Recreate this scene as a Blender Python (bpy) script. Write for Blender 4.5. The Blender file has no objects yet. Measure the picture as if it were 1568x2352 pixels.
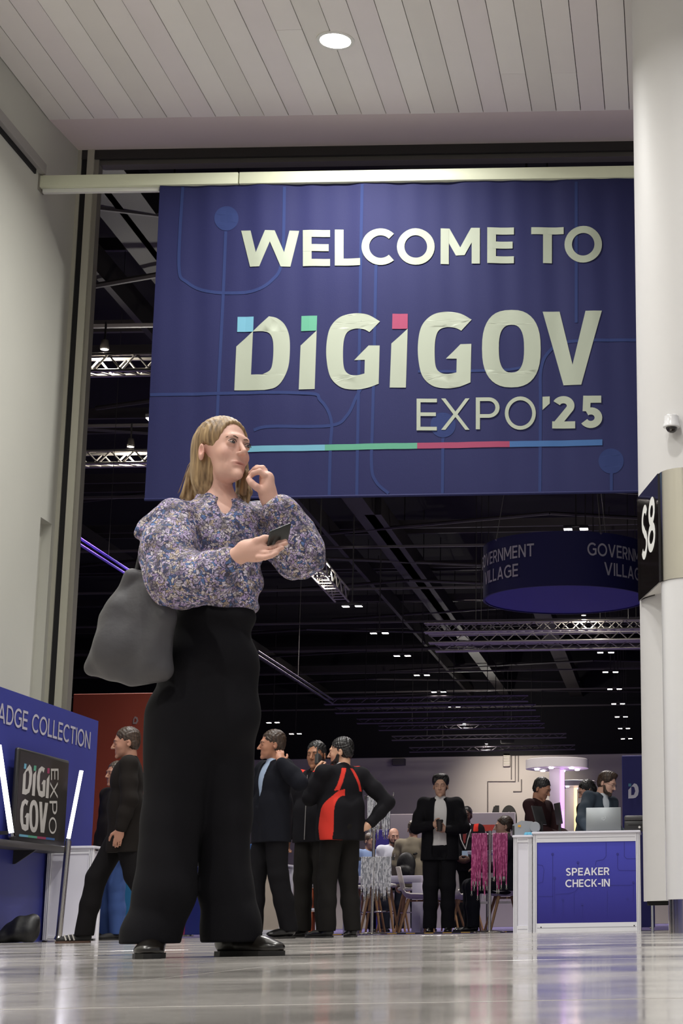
import bpy, bmesh, math, random
import numpy as np
from mathutils import Vector, Matrix, Euler

# ------------------------------------------------------------------ camera, world, exposure
F, PPX, PPY, CH = 4081.0, 1524.4, 1176.0, 0.087
PITCH, ROLL = math.atan(941 / 4081), math.radians(0.95)
sc = bpy.context.scene
COL = sc.collection
_f = Vector((0, math.cos(PITCH), math.sin(PITCH)))
_r0 = Vector((1, 0, 0)); _u0 = Vector((0, -math.sin(PITCH), math.cos(PITCH)))
_r = _r0 * math.cos(ROLL) - _u0 * math.sin(ROLL)
_u = _u0 * math.cos(ROLL) + _r0 * math.sin(ROLL)
cam_d = bpy.data.cameras.new('camera'); cam = bpy.data.objects.new('camera', cam_d); COL.objects.link(cam)
cam_d.sensor_fit = 'HORIZONTAL'; cam_d.sensor_width = 36; cam_d.lens = F / 1568 * 36
cam_d.shift_x = (784 - PPX) / 1568; cam_d.shift_y = (PPY - 1176) / 1568
cam_d.clip_end = 400
m = Matrix((_r, _u, -_f)).transposed().to_4x4(); m.translation = (0, 0, CH); cam.matrix_world = m
sc.camera = cam
sc.view_settings.view_transform = 'Standard'; sc.view_settings.look = 'None'
sc.view_settings.gamma = 1; sc.view_settings.use_curve_mapping = False
sc.view_settings.exposure = EXPOSURE = -0.38
wd = bpy.data.worlds.new('world'); sc.world = wd; wd.use_nodes = True
wd.node_tree.nodes['Background'].inputs[0].default_value = (0.95, 0.95, 1.0, 1)
wd.node_tree.nodes['Background'].inputs[1].default_value = 0.5

def at(px, py, Y):
    """world point seen at pixel (px, py) at the distance Y"""
    d = _f + _r * ((px - PPX) / F) + _u * ((PPY - py) / F)
    t = Y / d.y
    return Vector((d.x * t, Y, CH + d.z * t))
def x_at(px, Y, Z=0.0):
    """world X that shows in column px at distance Y and height Z"""
    k = (px - PPX) / F
    n = _r - _f * k
    return -(n.y * Y + n.z * (Z - CH)) / n.x
def dist_at(px, py, Z):
    """distance at which a pixel's ray reaches the height Z"""
    d = _f + _r * ((px - PPX) / F) + _u * ((PPY - py) / F)
    return d.y * (Z - CH) / d.z

# ------------------------------------------------------------------ materials
def lin(c):
    if isinstance(c, str):
        c = [int(c[i:i + 2], 16) / 255 for i in (0, 2, 4)]
    return tuple(((v + 0.055) / 1.055) ** 2.4 if v > 0.04045 else v / 12.92 for v in c)
MATS = {}
def mat(name, col, rough=0.6, metal=0.0, spec=0.5, emit=None, strength=0.0, noise=0.0, nscale=8.0, bump=0.0, bscale=60.0, coat=0.0, sheen=0.0):
    if name in MATS: return MATS[name]
    M = bpy.data.materials.new(name); M.use_nodes = True; MATS[name] = M
    nt = M.node_tree; N, L = nt.nodes, nt.links; b = N['Principled BSDF']
    c = lin(col); b.inputs['Base Color'].default_value = (*c, 1)
    b.inputs['Roughness'].default_value = rough; b.inputs['Metallic'].default_value = metal
    b.inputs['Specular IOR Level'].default_value = spec
    if coat: b.inputs['Coat Weight'].default_value = coat; b.inputs['Coat Roughness'].default_value = 0.05
    if sheen: b.inputs['Sheen Weight'].default_value = sheen
    if emit is not None:
        b.inputs['Emission Color'].default_value = (*lin(emit), 1); b.inputs['Emission Strength'].default_value = strength
    if noise or bump:
        tc = N.new('ShaderNodeTexCoord')
    if noise:
        nz = N.new('ShaderNodeTexNoise'); nz.inputs['Scale'].default_value = nscale; nz.inputs['Detail'].default_value = 5
        L.new(tc.outputs['Object'], nz.inputs['Vector'])
        mx = N.new('ShaderNodeMix'); mx.data_type = 'RGBA'
        mx.inputs[6].default_value = (*[v * (1 - noise) for v in c], 1); mx.inputs[7].default_value = (*[min(1, v * (1 + noise)) for v in c], 1)
        L.new(nz.outputs['Fac'], mx.inputs[0]); L.new(mx.outputs[2], b.inputs['Base Color'])
    if bump:
        nb = N.new('ShaderNodeTexNoise'); nb.inputs['Scale'].default_value = bscale; nb.inputs['Detail'].default_value = 4
        L.new(tc.outputs['Object'], nb.inputs['Vector'])
        bp = N.new('ShaderNodeBump'); bp.inputs['Strength'].default_value = bump; bp.inputs['Distance'].default_value = 0.01
        L.new(nb.outputs['Fac'], bp.inputs['Height']); L.new(bp.outputs['Normal'], b.inputs['Normal'])
    return M

# ------------------------------------------------------------------ objects and meshes
def tag(o, label=None, cat=None, group=None, kind=None):
    if label: o['label'] = label
    if cat: o['category'] = cat
    if group: o['group'] = group
    if kind: o['kind'] = kind
    return o
def empty(name, loc=(0, 0, 0), rz=0.0, label=None, cat=None, group=None, kind=None):
    o = bpy.data.objects.new(name, None); COL.objects.link(o); o.empty_display_size = 0.1
    o.location = loc; o.rotation_euler = (0, 0, rz)
    return tag(o, label, cat, group, kind)
def link(name, me, parent=None, loc=None, rot=None):
    o = bpy.data.objects.new(name, me); COL.objects.link(o)
    if parent is not None: o.parent = parent
    if loc is not None: o.location = loc
    if rot is not None: o.rotation_euler = rot
    return o
class MB:
    """collects shapes and links them as one mesh object"""
    def __init__(s): s.v = []; s.f = []
    def add(s, V, Fc):
        o = len(s.v); s.v += [tuple(p) for p in V]; s.f += [tuple(i + o for i in q) for q in Fc]; return s
    def box(s, lo, hi, R=None, c=None):
        x0, y0, z0 = lo; x1, y1, z1 = hi
        P = [Vector(p) for p in ((x0, y0, z0), (x1, y0, z0), (x1, y1, z0), (x0, y1, z0), (x0, y0, z1), (x1, y0, z1), (x1, y1, z1), (x0, y1, z1))]
        if R is not None: P = [R @ p for p in P]
        if c is not None: P = [p + Vector(c) for p in P]
        return s.add(P, [(0, 3, 2, 1), (4, 5, 6, 7), (0, 1, 5, 4), (1, 2, 6, 5), (2, 3, 7, 6), (3, 0, 4, 7)])
    def rbox(s, lo, hi, bev, seg=2, R=None, c=None):
        bm = bmesh.new(); bmesh.ops.create_cube(bm, size=1)
        lo, hi = Vector(lo), Vector(hi)
        for v in bm.verts: v.co = Vector((lo[i] + (v.co[i] + 0.5) * (hi[i] - lo[i]) for i in range(3)))
        bmesh.ops.bevel(bm, geom=bm.edges[:], offset=bev, segments=seg, profile=0.5, affect='EDGES')
        bm.verts.index_update()
        P = [v.co.copy() for v in bm.verts]
        if R is not None: P = [R @ p for p in P]
        if c is not None: P = [p + Vector(c) for p in P]
        s.add(P, [[v.index for v in f.verts] for f in bm.faces]); bm.free(); return s
    def tube(s, pts, rad, n=10, caps=True):
        pts = [Vector(p) for p in pts]
        if not hasattr(rad, '__len__'): rad = [rad] * len(pts)
        V = []; Fc = []; up = None
        for i, p in enumerate(pts):
            a = pts[max(i - 1, 0)]; b = pts[min(i + 1, len(pts) - 1)]
            t = (b - a).normalized()
            if up is None:
                up = Vector((0, 0, 1)) if abs(t.z) < 0.9 else Vector((1, 0, 0))
            u = t.cross(up).normalized(); w = u.cross(t).normalized(); up = w
            for k in range(n):
                an = 2 * math.pi * k / n
                V.append(p + (u * math.cos(an) + w * math.sin(an)) * rad[i])
        for i in range(len(pts) - 1):
            for k in range(n):
                k2 = (k + 1) % n
                Fc.append((i * n + k, i * n + k2, (i + 1) * n + k2, (i + 1) * n + k))
        if caps:
            Fc.append(tuple(range(n))); Fc.append(tuple(range((len(pts) - 1) * n, len(pts) * n))[::-1])
        return s.add(V, Fc)
    def lathe(s, prof, n=32, c=(0, 0, 0), sx=1.0, sy=1.0, R=None, caps=True):
        c = Vector(c); V = []; Fc = []
        for (r, z) in prof:
            for k in range(n):
                an = 2 * math.pi * k / n
                p = Vector((r * math.cos(an) * sx, r * math.sin(an) * sy, z))
                V.append((R @ p if R is not None else p) + c)
        for i in range(len(prof) - 1):
            for k in range(n):
                k2 = (k + 1) % n
                Fc.append((i * n + k, i * n + k2, (i + 1) * n + k2, (i + 1) * n + k))
        if caps and prof[0][0] > 1e-6: Fc.append(tuple(range(n))[::-1])
        if caps and prof[-1][0] > 1e-6: Fc.append(tuple(range((len(prof) - 1) * n, len(prof) * n)))
        return s.add(V, Fc)
    def prism(s, poly, y0, y1):
        """outline in x, z swept from y0 to y1"""
        n = len(poly)
        V = [(p[0], y0, p[1]) for p in poly] + [(p[0], y1, p[1]) for p in poly]
        Fc = [tuple(range(n)), tuple(range(n, 2 * n))[::-1]] + [(i, n + i, n + (i + 1) % n, (i + 1) % n) for i in range(n)]
        return s.add(V, Fc)
    def mesh(s, name, M=None, smooth=None):
        me = bpy.data.meshes.new(name); me.from_pydata(s.v, [], s.f)
        if M is not None: me.materials.append(M)
        if smooth is not None:
            me.shade_smooth()
            me.set_sharp_from_angle(angle=math.radians(smooth))
        return me
    def build(s, name, M, parent=None, smooth=None, loc=None, rot=None, fix=True):
        me = s.mesh(name, M, smooth)
        if fix:
            bm = bmesh.new(); bm.from_mesh(me); bmesh.ops.recalc_face_normals(bm, faces=bm.faces[:]); bm.to_mesh(me); bm.free()
            if smooth is not None: me.set_sharp_from_angle(angle=math.radians(smooth))
        return link(name, me, parent, loc, rot)
def rz(a): return Matrix.Rotation(a, 3, 'Z')
def rx(a): return Matrix.Rotation(a, 3, 'X')
def ry(a): return Matrix.Rotation(a, 3, 'Y')
def copy_tree(o, parent=None):
    c = o.copy(); COL.objects.link(c); c.parent = parent
    for ch in list(o.children): copy_tree(ch, c)
    return c
def polybez(pts, closed=True, n=6):
    """Catmull-Rom through the points flagged smooth: (x, y) corner or (x, y, 1) smooth"""
    out = []; N = len(pts)
    for i in range(N if closed else N - 1):
        p1 = pts[i]; p2 = pts[(i + 1) % N]
        if len(p1) < 3 and len(p2) < 3:
            out.append(p1[:2]); continue
        p0 = pts[(i - 1) % N] if len(p1) == 3 else p1
        p3 = pts[(i + 2) % N] if len(p2) == 3 else p2
        if not closed:
            if i == 0: p0 = p1
            if i == N - 2: p3 = p2
        for k in range(n):
            t = k / n
            out.append(tuple(0.5 * ((2 * p1[j]) + (-p0[j] + p2[j]) * t + (2 * p0[j] - 5 * p1[j] + 4 * p2[j] - p3[j]) * t * t + (-p0[j] + 3 * p1[j] - 3 * p2[j] + p3[j]) * t ** 3) for j in (0, 1)))
    if not closed: out.append(pts[-1][:2])
    return out
def stroke2d(pts, t, closed=False):
    """quads of a line of width t with mitred joints, in 2-D"""
    P = []
    for p in pts:
        v = Vector(p[:2])
        if not P or (v - P[-1]).length > 1e-4: P.append(v)
    if closed and (P[0] - P[-1]).length < 1e-4: P.pop()
    n = len(P); A = []; B = []
    for i in range(n):
        d0 = (P[i] - P[i - 1]).normalized() if (i > 0 or closed) else None
        d1 = (P[(i + 1) % n] - P[i]).normalized() if (i < n - 1 or closed) else None
        d0 = d0 or d1; d1 = d1 or d0
        n0 = Vector((-d0.y, d0.x)); n1 = Vector((-d1.y, d1.x)); mm = (n0 + n1)
        mm = mm.normalized() if mm.length > 1e-6 else n0
        k = 1 / max(0.35, mm.dot(n0))
        A.append(P[i] + mm * (t / 2 * k)); B.append(P[i] - mm * (t / 2 * k))
    Q = []
    for i in range(n if closed else n - 1):
        j = (i + 1) % n; Q.append((A[i], A[j], B[j], B[i]))
    return Q
def tri2d(poly, holes=()):
    """triangles of a 2-D outline with holes"""
    from mathutils.geometry import tessellate_polygon
    loops = [[Vector((p[0], p[1], 0)) for p in poly]] + [[Vector((p[0], p[1], 0)) for p in h] for h in holes]
    allp = [p for l in loops for p in l]
    return allp, tessellate_polygon(loops)

# ------------------------------------------------------------------ lettering: a stroke alphabet of our own (unit cap height)
def arc(cx, cy, rx_, ry_, a0, a1, n=18):
    return [(cx + rx_ * math.cos(math.radians(a0 + (a1 - a0) * i / n)), cy + ry_ * math.sin(math.radians(a0 + (a1 - a0) * i / n))) for i in range(n + 1)]
class Pol(list):
    lv = 0                                        # strokes of one letter lie a hair apart so that crossings stay clean
def glyph(ch, t):
    """width, polygons of a capital of cap height 1 drawn with strokes of width t"""
    a = t / 2; S = []; G = []; H = t * 1.08
    def ln(*p): S.append((p, False))
    def dg(x0, y0, x1, y1, w=H):
        G.append(Pol([(x0, y0), (x0 + w, y0), (x1 + w, y1), (x1, y1)])); G[-1].lv = len(G)
    if ch == 'E': w = .60; ln((a, 0), (a, 1)); ln((0, 1 - a), (w, 1 - a)); ln((0, .51), (w * .95, .51)); ln((0, a), (w, a))
    elif ch == 'L': w = .57; ln((a, 0), (a, 1)); ln((0, a), (w, a))
    elif ch == 'T': w = .72; ln((w / 2, 0), (w / 2, 1)); ln((0, 1 - a), (w, 1 - a))
    elif ch == 'I': w = t; ln((a, 0), (a, 1))
    elif ch == 'H': w = .74; ln((a, 0), (a, 1)); ln((w - a, 0), (w - a, 1)); ln((0, .51), (w, .51))
    elif ch == 'O' or ch == '0': w = .98 if ch == 'O' else .7; S.append((arc(w / 2, .5, w / 2 - a, .5 - a + .01, 0, 360, 36)[:-1], True))
    elif ch == 'C': w = .84; S.append((arc(.49, .5, .49 - a, .5 - a + .01, 46, 314, 28), False))
    elif ch == 'G': w = .88; S.append((arc(.49, .5, .49 - a, .5 - a + .01, 46, 318, 28), False)); ln((w - a, .1), (w - a, .52)); ln((w, .5), (.52, .5))
    elif ch == 'D':
        w = .80; S.append(([(a, a), (.36, a)] + arc(.36, .5, w - .36 - a, .5 - a, -90, 90, 20) + [(.36, 1 - a), (a, 1 - a)], True))
    elif ch == 'P':
        w = .66; ln((a, 0), (a, 1)); S.append(([(a, 1 - a), (.36, 1 - a)] + arc(.36, .68, w - .36 - a, .32 - a, 90, -90, 14) + [(a, .36 + a)], False))
    elif ch == 'R':
        w = .68; ln((a, 0), (a, 1)); S.append(([(a, 1 - a), (.36, 1 - a)] + arc(.36, .69, w - .38 - a, .31 - a, 90, -90, 14) + [(a, .38 + a)], False)); dg(w - H, 0, .30, .42)
    elif ch == 'B':
        w = .68; ln((a, 0), (a, 1)); S.append(([(a, 1 - a), (.36, 1 - a)] + arc(.36, .745, .25 - a, .255 - a, 90, -90, 12) + [(a, .49 + a)], False))
        S.append(([(a, .49 + a)] + arc(.38, .26, .30 - a, .26 - a, 90, -90, 12) + [(a, a)], False))
    elif ch == 'A': w = .84; dg(0, 0, w / 2 - H / 2, 1); dg(w - H, 0, w / 2 - H / 2, 1); ln((.16, .28), (w - .16, .28))
    elif ch == 'V': w = .84; dg(w / 2 - H / 2, 0, 0, 1); dg(w / 2 - H / 2, 0, w - H, 1)
    elif ch == 'W': w = 1.28; q = .30; dg(q - H / 2, 0, 0, 1); dg(q - H / 2, 0, w / 2 - H / 2, 1); dg(w - q - H / 2, 0, w / 2 - H / 2, 1); dg(w - q - H / 2, 0, w - H, 1)
    elif ch == 'M': w = .94; ln((a, 0), (a, 1)); ln((w - a, 0), (w - a, 1)); dg(w / 2 - H / 2, .24, 0, 1); dg(w / 2 - H / 2, .24, w - H, 1)
    elif ch == 'N': w = .78; ln((a, 0), (a, 1)); ln((w - a, 0), (w - a, 1)); dg(w - H, 0, 0, 1)
    elif ch == 'X': w = .84; dg(0, 0, w - H, 1); dg(w - H, 0, 0, 1)
    elif ch == 'K': w = .72; ln((a, 0), (a, 1)); dg(w - H, 0, .22, .55); dg(t * .5, .38, w - H, 1)
    elif ch == 'S':
        w = .64; S.append((arc(.32, .735, .30 - a, .265 - a + .005, 28, 250, 20) + arc(.32, .265, .31 - a, .265 - a + .005, 75, -155, 20), False))
    elif ch == '8': w = .66; S.append((arc(.33, .74, .28 - a, .26 - a, 0, 360, 24)[:-1], True)); S.append((arc(.33, .27, .33 - a, .27 - a, 0, 360, 24)[:-1], True))
    elif ch == '1': w = .42; ln((w - a, 0), (w - a, 1)); dg(0, .70, w - H * 1.2, 1 - a * .3); ln((.08, a * .8), (w + .08, a * .8))
    elif ch == '2': w = .66; S.append((arc(.32, .70, .32 - a, .30 - a, 155, -25, 16) + [(.12, a)], False)); ln((.0, a), (w, a)); G.append([(0, 0), (.15, 0), (.24, .22), (0, .14)])
    elif ch == '5': w = .66; ln((.10, 1 - a), (w - .04, 1 - a)); ln((.10 + a, 1), (.08 + a, .52)); S.append((arc(.32, .32, .33 - a, .32 - a, 125, -150, 20), False))
    elif ch == '-': w = .42; ln((.04, .38), (.38, .38))
    else: return .34, []
    G = [g if isinstance(g, Pol) else Pol(g) for g in G]
    for k, (p, c) in enumerate(S):
        for q in stroke2d(p, t, c):
            G.append(Pol([tuple(v) for v in q])); G[-1].lv = 5 + k
    return w, G
def text_polys(s, t=0.17, gap=0.10):
    x = 0; out = []
    for ch in s:
        w, G = glyph(ch, t)
        for g in G:
            out.append(Pol([(px + x, py) for px, py in g])); out[-1].lv = g.lv
        x += w + gap
    return x - gap, out
def text_mesh(s, M, name, place, t=0.17, gap=0.10, squeeze=1.0):
    """lettering whose unit coordinates (0..width, 0..1) are carried into space by place(u, v); u runs 0..1 over the line"""
    w, P = text_polys(s, t, gap); mb = MB()
    for g in P:
        mb.add([place(x / w, y, g.lv * .0005) for x, y in g], [tuple(range(len(g)))])
    return mb

# ------------------------------------------------------------------ the lobby: walls, ceiling, floor, opening
random.seed(4)
YO, YP, YB = 19.0, 18.0, 17.9                 # opening, end of the ceiling boards, banner beam
XW = at(180, 345, YO).x
HC = at(105, 275, YP).z                        # height of the boarded ceiling
HO = at(180, 345, YO).z
white_wall = mat('painted plaster', 'c6c5ba', 0.75, noise=0.03, nscale=1.5, bump=0.05, bscale=40)
soffit_m = mat('soffit plaster', 'e2d4d2', 0.8, noise=0.03, nscale=2)
board_m = [mat('ceiling board %d' % i, c, 0.55, noise=0.025, nscale=2.5) for i, c in enumerate(('f0eae6', 'eae5df', 'f3eee9', 'ede5e4'))]
dark_gap = mat('black gap', '0b0a0c', 0.7)
alu = mat('painted aluminium', 'b9b7a8', 0.4, metal=0.2, noise=0.03)
alu_dark = mat('aluminium shaded face', '8d897f', 0.45, metal=0.2)  # darker aluminium; on the frame side the shade is put into the colour
beam_m = mat('cream beam', 'd6d9c0', 0.45, noise=0.02)
steel_dark = mat('dark steel', '2a2726', 0.6, noise=0.1)

zn = at(97, 1190, 18.6).z
w = MB()
w.box((XW - .4, -3, 0), (XW, 18.55, HO + .3))
w.box((XW - .4, 18.55, zn), (XW, YO, HO + .3))
w.box((XW - .4, 18.55, 0), (XW - .11, 18.95, zn))
w.box((XW - .4, 18.9, 0), (XW, YO, zn))
tag(w.build('wall_left', white_wall), 'tall white painted wall running back to the hall opening', kind='structure')
z0 = at(92, 402, 17.9).z
rail = MB().rbox((XW, -3, z0 - .02), (XW + .07, 17.86, z0 + .1), .006)
tr = tag(rail.build('trim_1', mat('grey rail', '9c9893', 0.5)), 'grey rail along the upper left wall', kind='structure')
MB().box((XW, -3, z0 - .075), (XW + .02, 17.7, z0 - .021)).build('slot', dark_gap, tr)
# ceiling of separate boards
xa, xb = at(160.7, 274, YP).x, at(1389, 256.6, YP).x
pw = (xb - xa) / 22
ceil = tag(empty('ceiling'), kind='structure')
ceil['label'] = 'ceiling of long narrow off-white boards above the lobby'
MB().box((XW - .4, -3, HC + .03), (7, YP + .02, HC + .1)).build('backing', dark_gap, ceil)
lx = at(770, 92, dist_at(770, 92, HC)); LIGHT = lx
for i in range(-1, 46):
    x0, x1 = xa + i * pw + .004, xa + (i + 1) * pw - .004
    if i == -1: x0 = XW + .01
    cuts = [-3, 2.0 + (i * 1.7) % 3.0, 8.5 + (i * 2.3) % 4, YP]
    if i in (18, 20): cuts = [-3, 4.2, 11.0, 17.1, YP]
    if i == 10: cuts = [-3, 5, dist_at(700, 68, HC), YP]
    for j in range(len(cuts) - 1):
        dz = random.uniform(-.003, .003)
        MB().box((x0, cuts[j] + .002, HC + dz), (x1, cuts[j + 1] - .002, HC + .03 + dz)).build('board', board_m[(i * 3 + j * 2) % 4], ceil)
s = MB()
zt = HC + .01
s.add([(XW - .3, YP, zt), (7, YP, zt), (7, YO, HO), (XW - .3, YO, HO), (XW - .3, YP, HC + .6), (7, YP, HC + .6), (7, YO, HO + .6), (XW - .3, YO, HO + .6)],
      [(0, 1, 2, 3), (4, 5, 6, 7), (0, 1, 5, 4), (2, 3, 7, 6), (1, 2, 6, 5), (0, 3, 7, 4)])
tag(s.build('ceiling_soffit', soffit_m), 'plain plaster soffit between ceiling boards and opening', kind='structure')
# opening: jamb and head
jb = tag(empty('door_1', (0, 0, 0)), kind='structure'); jb['label'] = 'aluminium frame of the tall hall opening'
def jx(px): return x_at(px, YO, at(180, 595, YO).z)
for nm, a, b, y0, y1, M_ in (('frame_trim', 158, 173, 0, .05, alu), ('frame_gap', 173, 187, .02, .07, dark_gap), ('frame_post', 187, 203, -.01, .12, alu), ('frame_side', 203, 213, .02, .16, alu_dark)):
    MB().box((jx(a), YO + y0, 0), (jx(b), YO + y1, HO)).build(nm, M_, jb)
zA, zB, zC = at(700, 343, YO).z, at(700, 357, YO).z, at(700, 367, YO).z
MB().box((jx(173), YO, zB), (8, YO + .3, HO + .1)).build('head_beam', steel_dark, jb)
MB().box((jx(213), YO + .05, zC), (8, YO + .2, zB - .0)).build('head_rail', mat('grey steel', '57534f', 0.5), jb)
MB().box((jx(213), YO + .3, zC - .12), (8, YO + .4, zC - .07)).build('head_rail', steel_dark, jb)
# polished floor of large slabs
fl = bpy.data.materials.new('polished floor'); fl.use_nodes = True
N, L = fl.node_tree.nodes, fl.node_tree.links; b = N['Principled BSDF']
geo = N.new('ShaderNodeNewGeometry')
def noise(scale, det, vec):
    n = N.new('ShaderNodeTexNoise'); n.inputs['Scale'].default_value = scale; n.inputs['Detail'].default_value = det
    L.new(vec, n.inputs['Vector']); return n
n1 = noise(1.2, 6, geo.outputs['Position']); n2 = noise(55, 3, geo.outputs['Position']); n3 = noise(7, 4, geo.outputs['Position'])
cr = N.new('ShaderNodeValToRGB'); cr.color_ramp.elements[0].position = .3; cr.color_ramp.elements[1].position = .75
cr.color_ramp.elements[0].color = (*lin('a09b96'), 1); cr.color_ramp.elements[1].color = (*lin('ccc7c1'), 1)
ad = N.new('ShaderNodeMath'); ad.operation = 'MULTIPLY_ADD'; ad.inputs[1].default_value = .35; L.new(n2.outputs['Fac'], ad.inputs[0])
ad2 = N.new('ShaderNodeMath'); ad2.operation = 'MULTIPLY'; ad2.inputs[1].default_value = .68; L.new(n3.outputs['Fac'], ad2.inputs[0]); L.new(ad2.outputs[0], ad.inputs[2])
L.new(ad.outputs[0], cr.inputs[0]); L.new(cr.outputs[0], b.inputs['Base Color'])
rr = N.new('ShaderNodeMapRange'); rr.inputs[1].default_value = .3; rr.inputs[2].default_value = .75; rr.inputs[3].default_value = .05; rr.inputs[4].default_value = .22
L.new(n1.outputs['Fac'], rr.inputs[0]); L.new(rr.outputs[0], b.inputs['Roughness'])
bp = N.new('ShaderNodeBump'); bp.inputs['Strength'].default_value = .02; bp.inputs['Distance'].default_value = .01; L.new(n3.outputs['Fac'], bp.inputs['Height']); L.new(bp.outputs[0], b.inputs['Normal'])
b.inputs['Specular IOR Level'].default_value = .5
flo = tag(empty('floor'), kind='structure'); flo['label'] = 'polished grey stone floor of large slabs'
MB().box((-9, -4, -.08), (7.5, YO + .35, -.012)).build('bedding', mat('joint filler', '77736e', .7), flo)
TS = 1.2
tile_me = MB().rbox((-TS / 2 + .002, -TS / 2 + .002, -.011), (TS / 2 - .002, TS / 2 - .002, 0), .0012, 1).mesh('slab', fl)
for i in range(-6, 7):
    for j in range(-2, 16):
        link('slab', tile_me, flo, (i * TS - .35, j * TS + .35, random.uniform(-.0006, 0)))
# ------------------------------------------------------------------ downlights of the lobby ceiling
lamp_glow = mat('lit lens', 'ffffff', emit='fbffe6', strength=60)
lamp_ring = mat('lamp ring', 'e6e4de', .4)
def downlight(x, y, label, power, group='lobby downlights'):
    r = empty('downlight', (x, y, HC), 0, label, 'light', group)
    MB().lathe([(.19, .0), (.19, -.012), (.155, -.012), (.15, .03), (.15, .045)], 32).build('bezel', lamp_ring, r, 40)
    MB().lathe([(0, -.006), (.149, -.006), (.149, .02), (0, .02)], 32).build('lens', lamp_glow, r)
    ld = bpy.data.lights.new('downlight_lamp', 'AREA'); ld.shape = 'DISK'; ld.size = .28; ld.energy = power; ld.color = (1, .985, .955); ld.spread = math.radians(150)
    lo = bpy.data.objects.new('downlight_lamp', ld); COL.objects.link(lo); lo.parent = r; lo.location = (0, 0, -.03)
    return r
downlight(lx.x, lx.y, 'round downlight shining in the board ceiling above the welcome banner', 330)
for yy in (12.0, 8.0, 4.0, 0.0):  # unseen repeats of the downlight, added to light the lobby
    for xx in (lx.x - 1.6, lx.x + 2.2):
        downlight(xx, yy, 'unseen round downlight added nearer the entrance to light the lobby', 170)

# ------------------------------------------------------------------ the dark hall behind
hall_floor = mat('purple carpet', '453c66', .95, noise=.15, nscale=30)
roof_m = mat('black roof deck', '1a1719', .9)
hall_wall = mat('hall wall', 'cfc6c2', .85, noise=.03, nscale=.8)
black_wall = mat('black drape', '141217', .9)
tag(MB().box((-30, YO + .35, -.05), (30, 88, .002)).build('floor_carpet', hall_floor), 'purple carpet of the exhibition hall', kind='structure')
YBW = 86.0
hz = at(1100, 1737, YBW).z
tag(MB().box((-30, YBW, 0), (30, YBW + .4, hz)).build('wall_back', hall_wall), 'pale far wall of the hall', kind='structure')
tag(MB().box((-30, YBW - .3, hz), (30, YBW + .4, 14.2)).build('wall_back_upper', black_wall), 'dark upper band of the far wall', kind='structure')
tag(MB().box((-30.4, YO, 0), (-30, 88, 14.2)).build('wall_hall_left', black_wall), 'dark side wall of the hall', kind='structure')
tag(MB().box((30, YO, 0), (30.4, 88, 14.2)).build('wall_hall_right', black_wall), 'dark side wall of the hall at the far side', kind='structure')
f = MB().box((-30, YO + .05, 0), (jx(160), YO + .3, 14.2)).box((8, YO + .05, 0), (30, YO + .3, 14.2)).box((jx(160), YO + .31, HO + .1), (8, YO + .5, 14.2))
tag(f.build('wall_front', black_wall), 'dark inner face of the hall front wall', kind='structure')
roof = tag(empty('roof'), kind='structure'); roof['label'] = 'black steel roof of the exhibition hall'
MB().box((-30.4, YO, 14.0), (30.4, 88, 14.2)).build('deck', roof_m, roof)
purl = mat('roof steel', '3b3637', .55, noise=.15, nscale=3)
purl2 = mat('roof beam', '231f1d', .6, noise=.1, nscale=2)
bar = MB().box((-30, -.05, -.12), (30, .05, .12)).mesh('purlin', purl)
bar2 = MB().box((-30, -.03, -.03), (30, .03, .03)).mesh('purlin', mat('pale conduit', '5e5858', .5))
for i in range(22):
    y = 21.0 + i * 3.0
    link('purlin', bar, roof, (0, y, 11.6 + (.5 if i % 2 else 0)))
    if i % 2 == 0: link('conduit', bar2, roof, (0, y + 1.1, 9.9))
for i in range(14):                               # slanting bracing rods between the beams
    y = 23 + i * 4.5
    for s_ in (-1, 1):
        MB().tube([(-13 + (i % 3) * 5, y, 10.6), (-13 + (i % 3) * 5 + 9 * s_, y + 4.2, 10.9)], .05, 6).build('bracing_rod', purl, roof)
for px, py, ya, ybb, hw in ((945, 1308, 20, 66, .27), (1120, 1530, 46, 86, .22), (310, 520, 20, 40, .22), (700, 1565, 40, 86, .1), (905, 1385, 24, 86, .06), (1345, 1640, 60, 86, .3)):
    yy = dist_at(px, py, 11.0); x = at(px, py, yy).x
    MB().box((x - hw, ya, 10.75), (x + hw, ybb, 11.25)).build('roof_girder', purl2, roof)
# twin flood lights on a regular grid under the roof
ZL = 8.3
flood_me = MB().rbox((-.1, -.1, 0), (.1, .1, .07), .012, 1).mesh('housing', mat('flood housing', '3a3839', .5))
lens_me = MB().box((-.085, -.085, -.008), (.085, .085, .001)).mesh('lens', mat('flood lens', 'ffffff', emit='fff6ee', strength=26))
arm_me = MB().box((-.2, -.02, .05), (.2, .02, .09)).box((-.015, -.015, .09), (.015, .015, 5.71)).mesh('hanger', steel_dark)
ROWS = {'row over mid hall': (at(813, 1397, dist_at(813, 1397, ZL)).x, range(1, 11)),
        'row at the white column': (at(1403, 1550, dist_at(1403, 1550, ZL)).x, range(0, 14)),
        'row at the dark side': (at(677, 1685, dist_at(677, 1685, ZL)).x, range(11, 13))}
Y0L, DYL = 23.7, 4.47  # hidden near floods of the two long rows are added to light the lounge
def flood(x, y, label, group, power=0):
    r = empty('flood_light', (x, y, ZL), 0, label, 'light', group)
    for s_ in (-1, 1):
        h = link('housing', flood_me, r, (s_ * .17, 0, 0)); link('lens', lens_me, h)
    link('hanger', arm_me, r)
    if power:
        ld = bpy.data.lights.new('flood_lamp', 'SPOT'); ld.energy = power; ld.spot_size = math.radians(120); ld.spot_blend = .6; ld.shadow_soft_size = .12; ld.color = (1, .93, .9)
        lo = bpy.data.objects.new('flood_lamp', ld); COL.objects.link(lo); lo.parent = r; lo.location = (0, 0, -.06)
    return r
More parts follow.
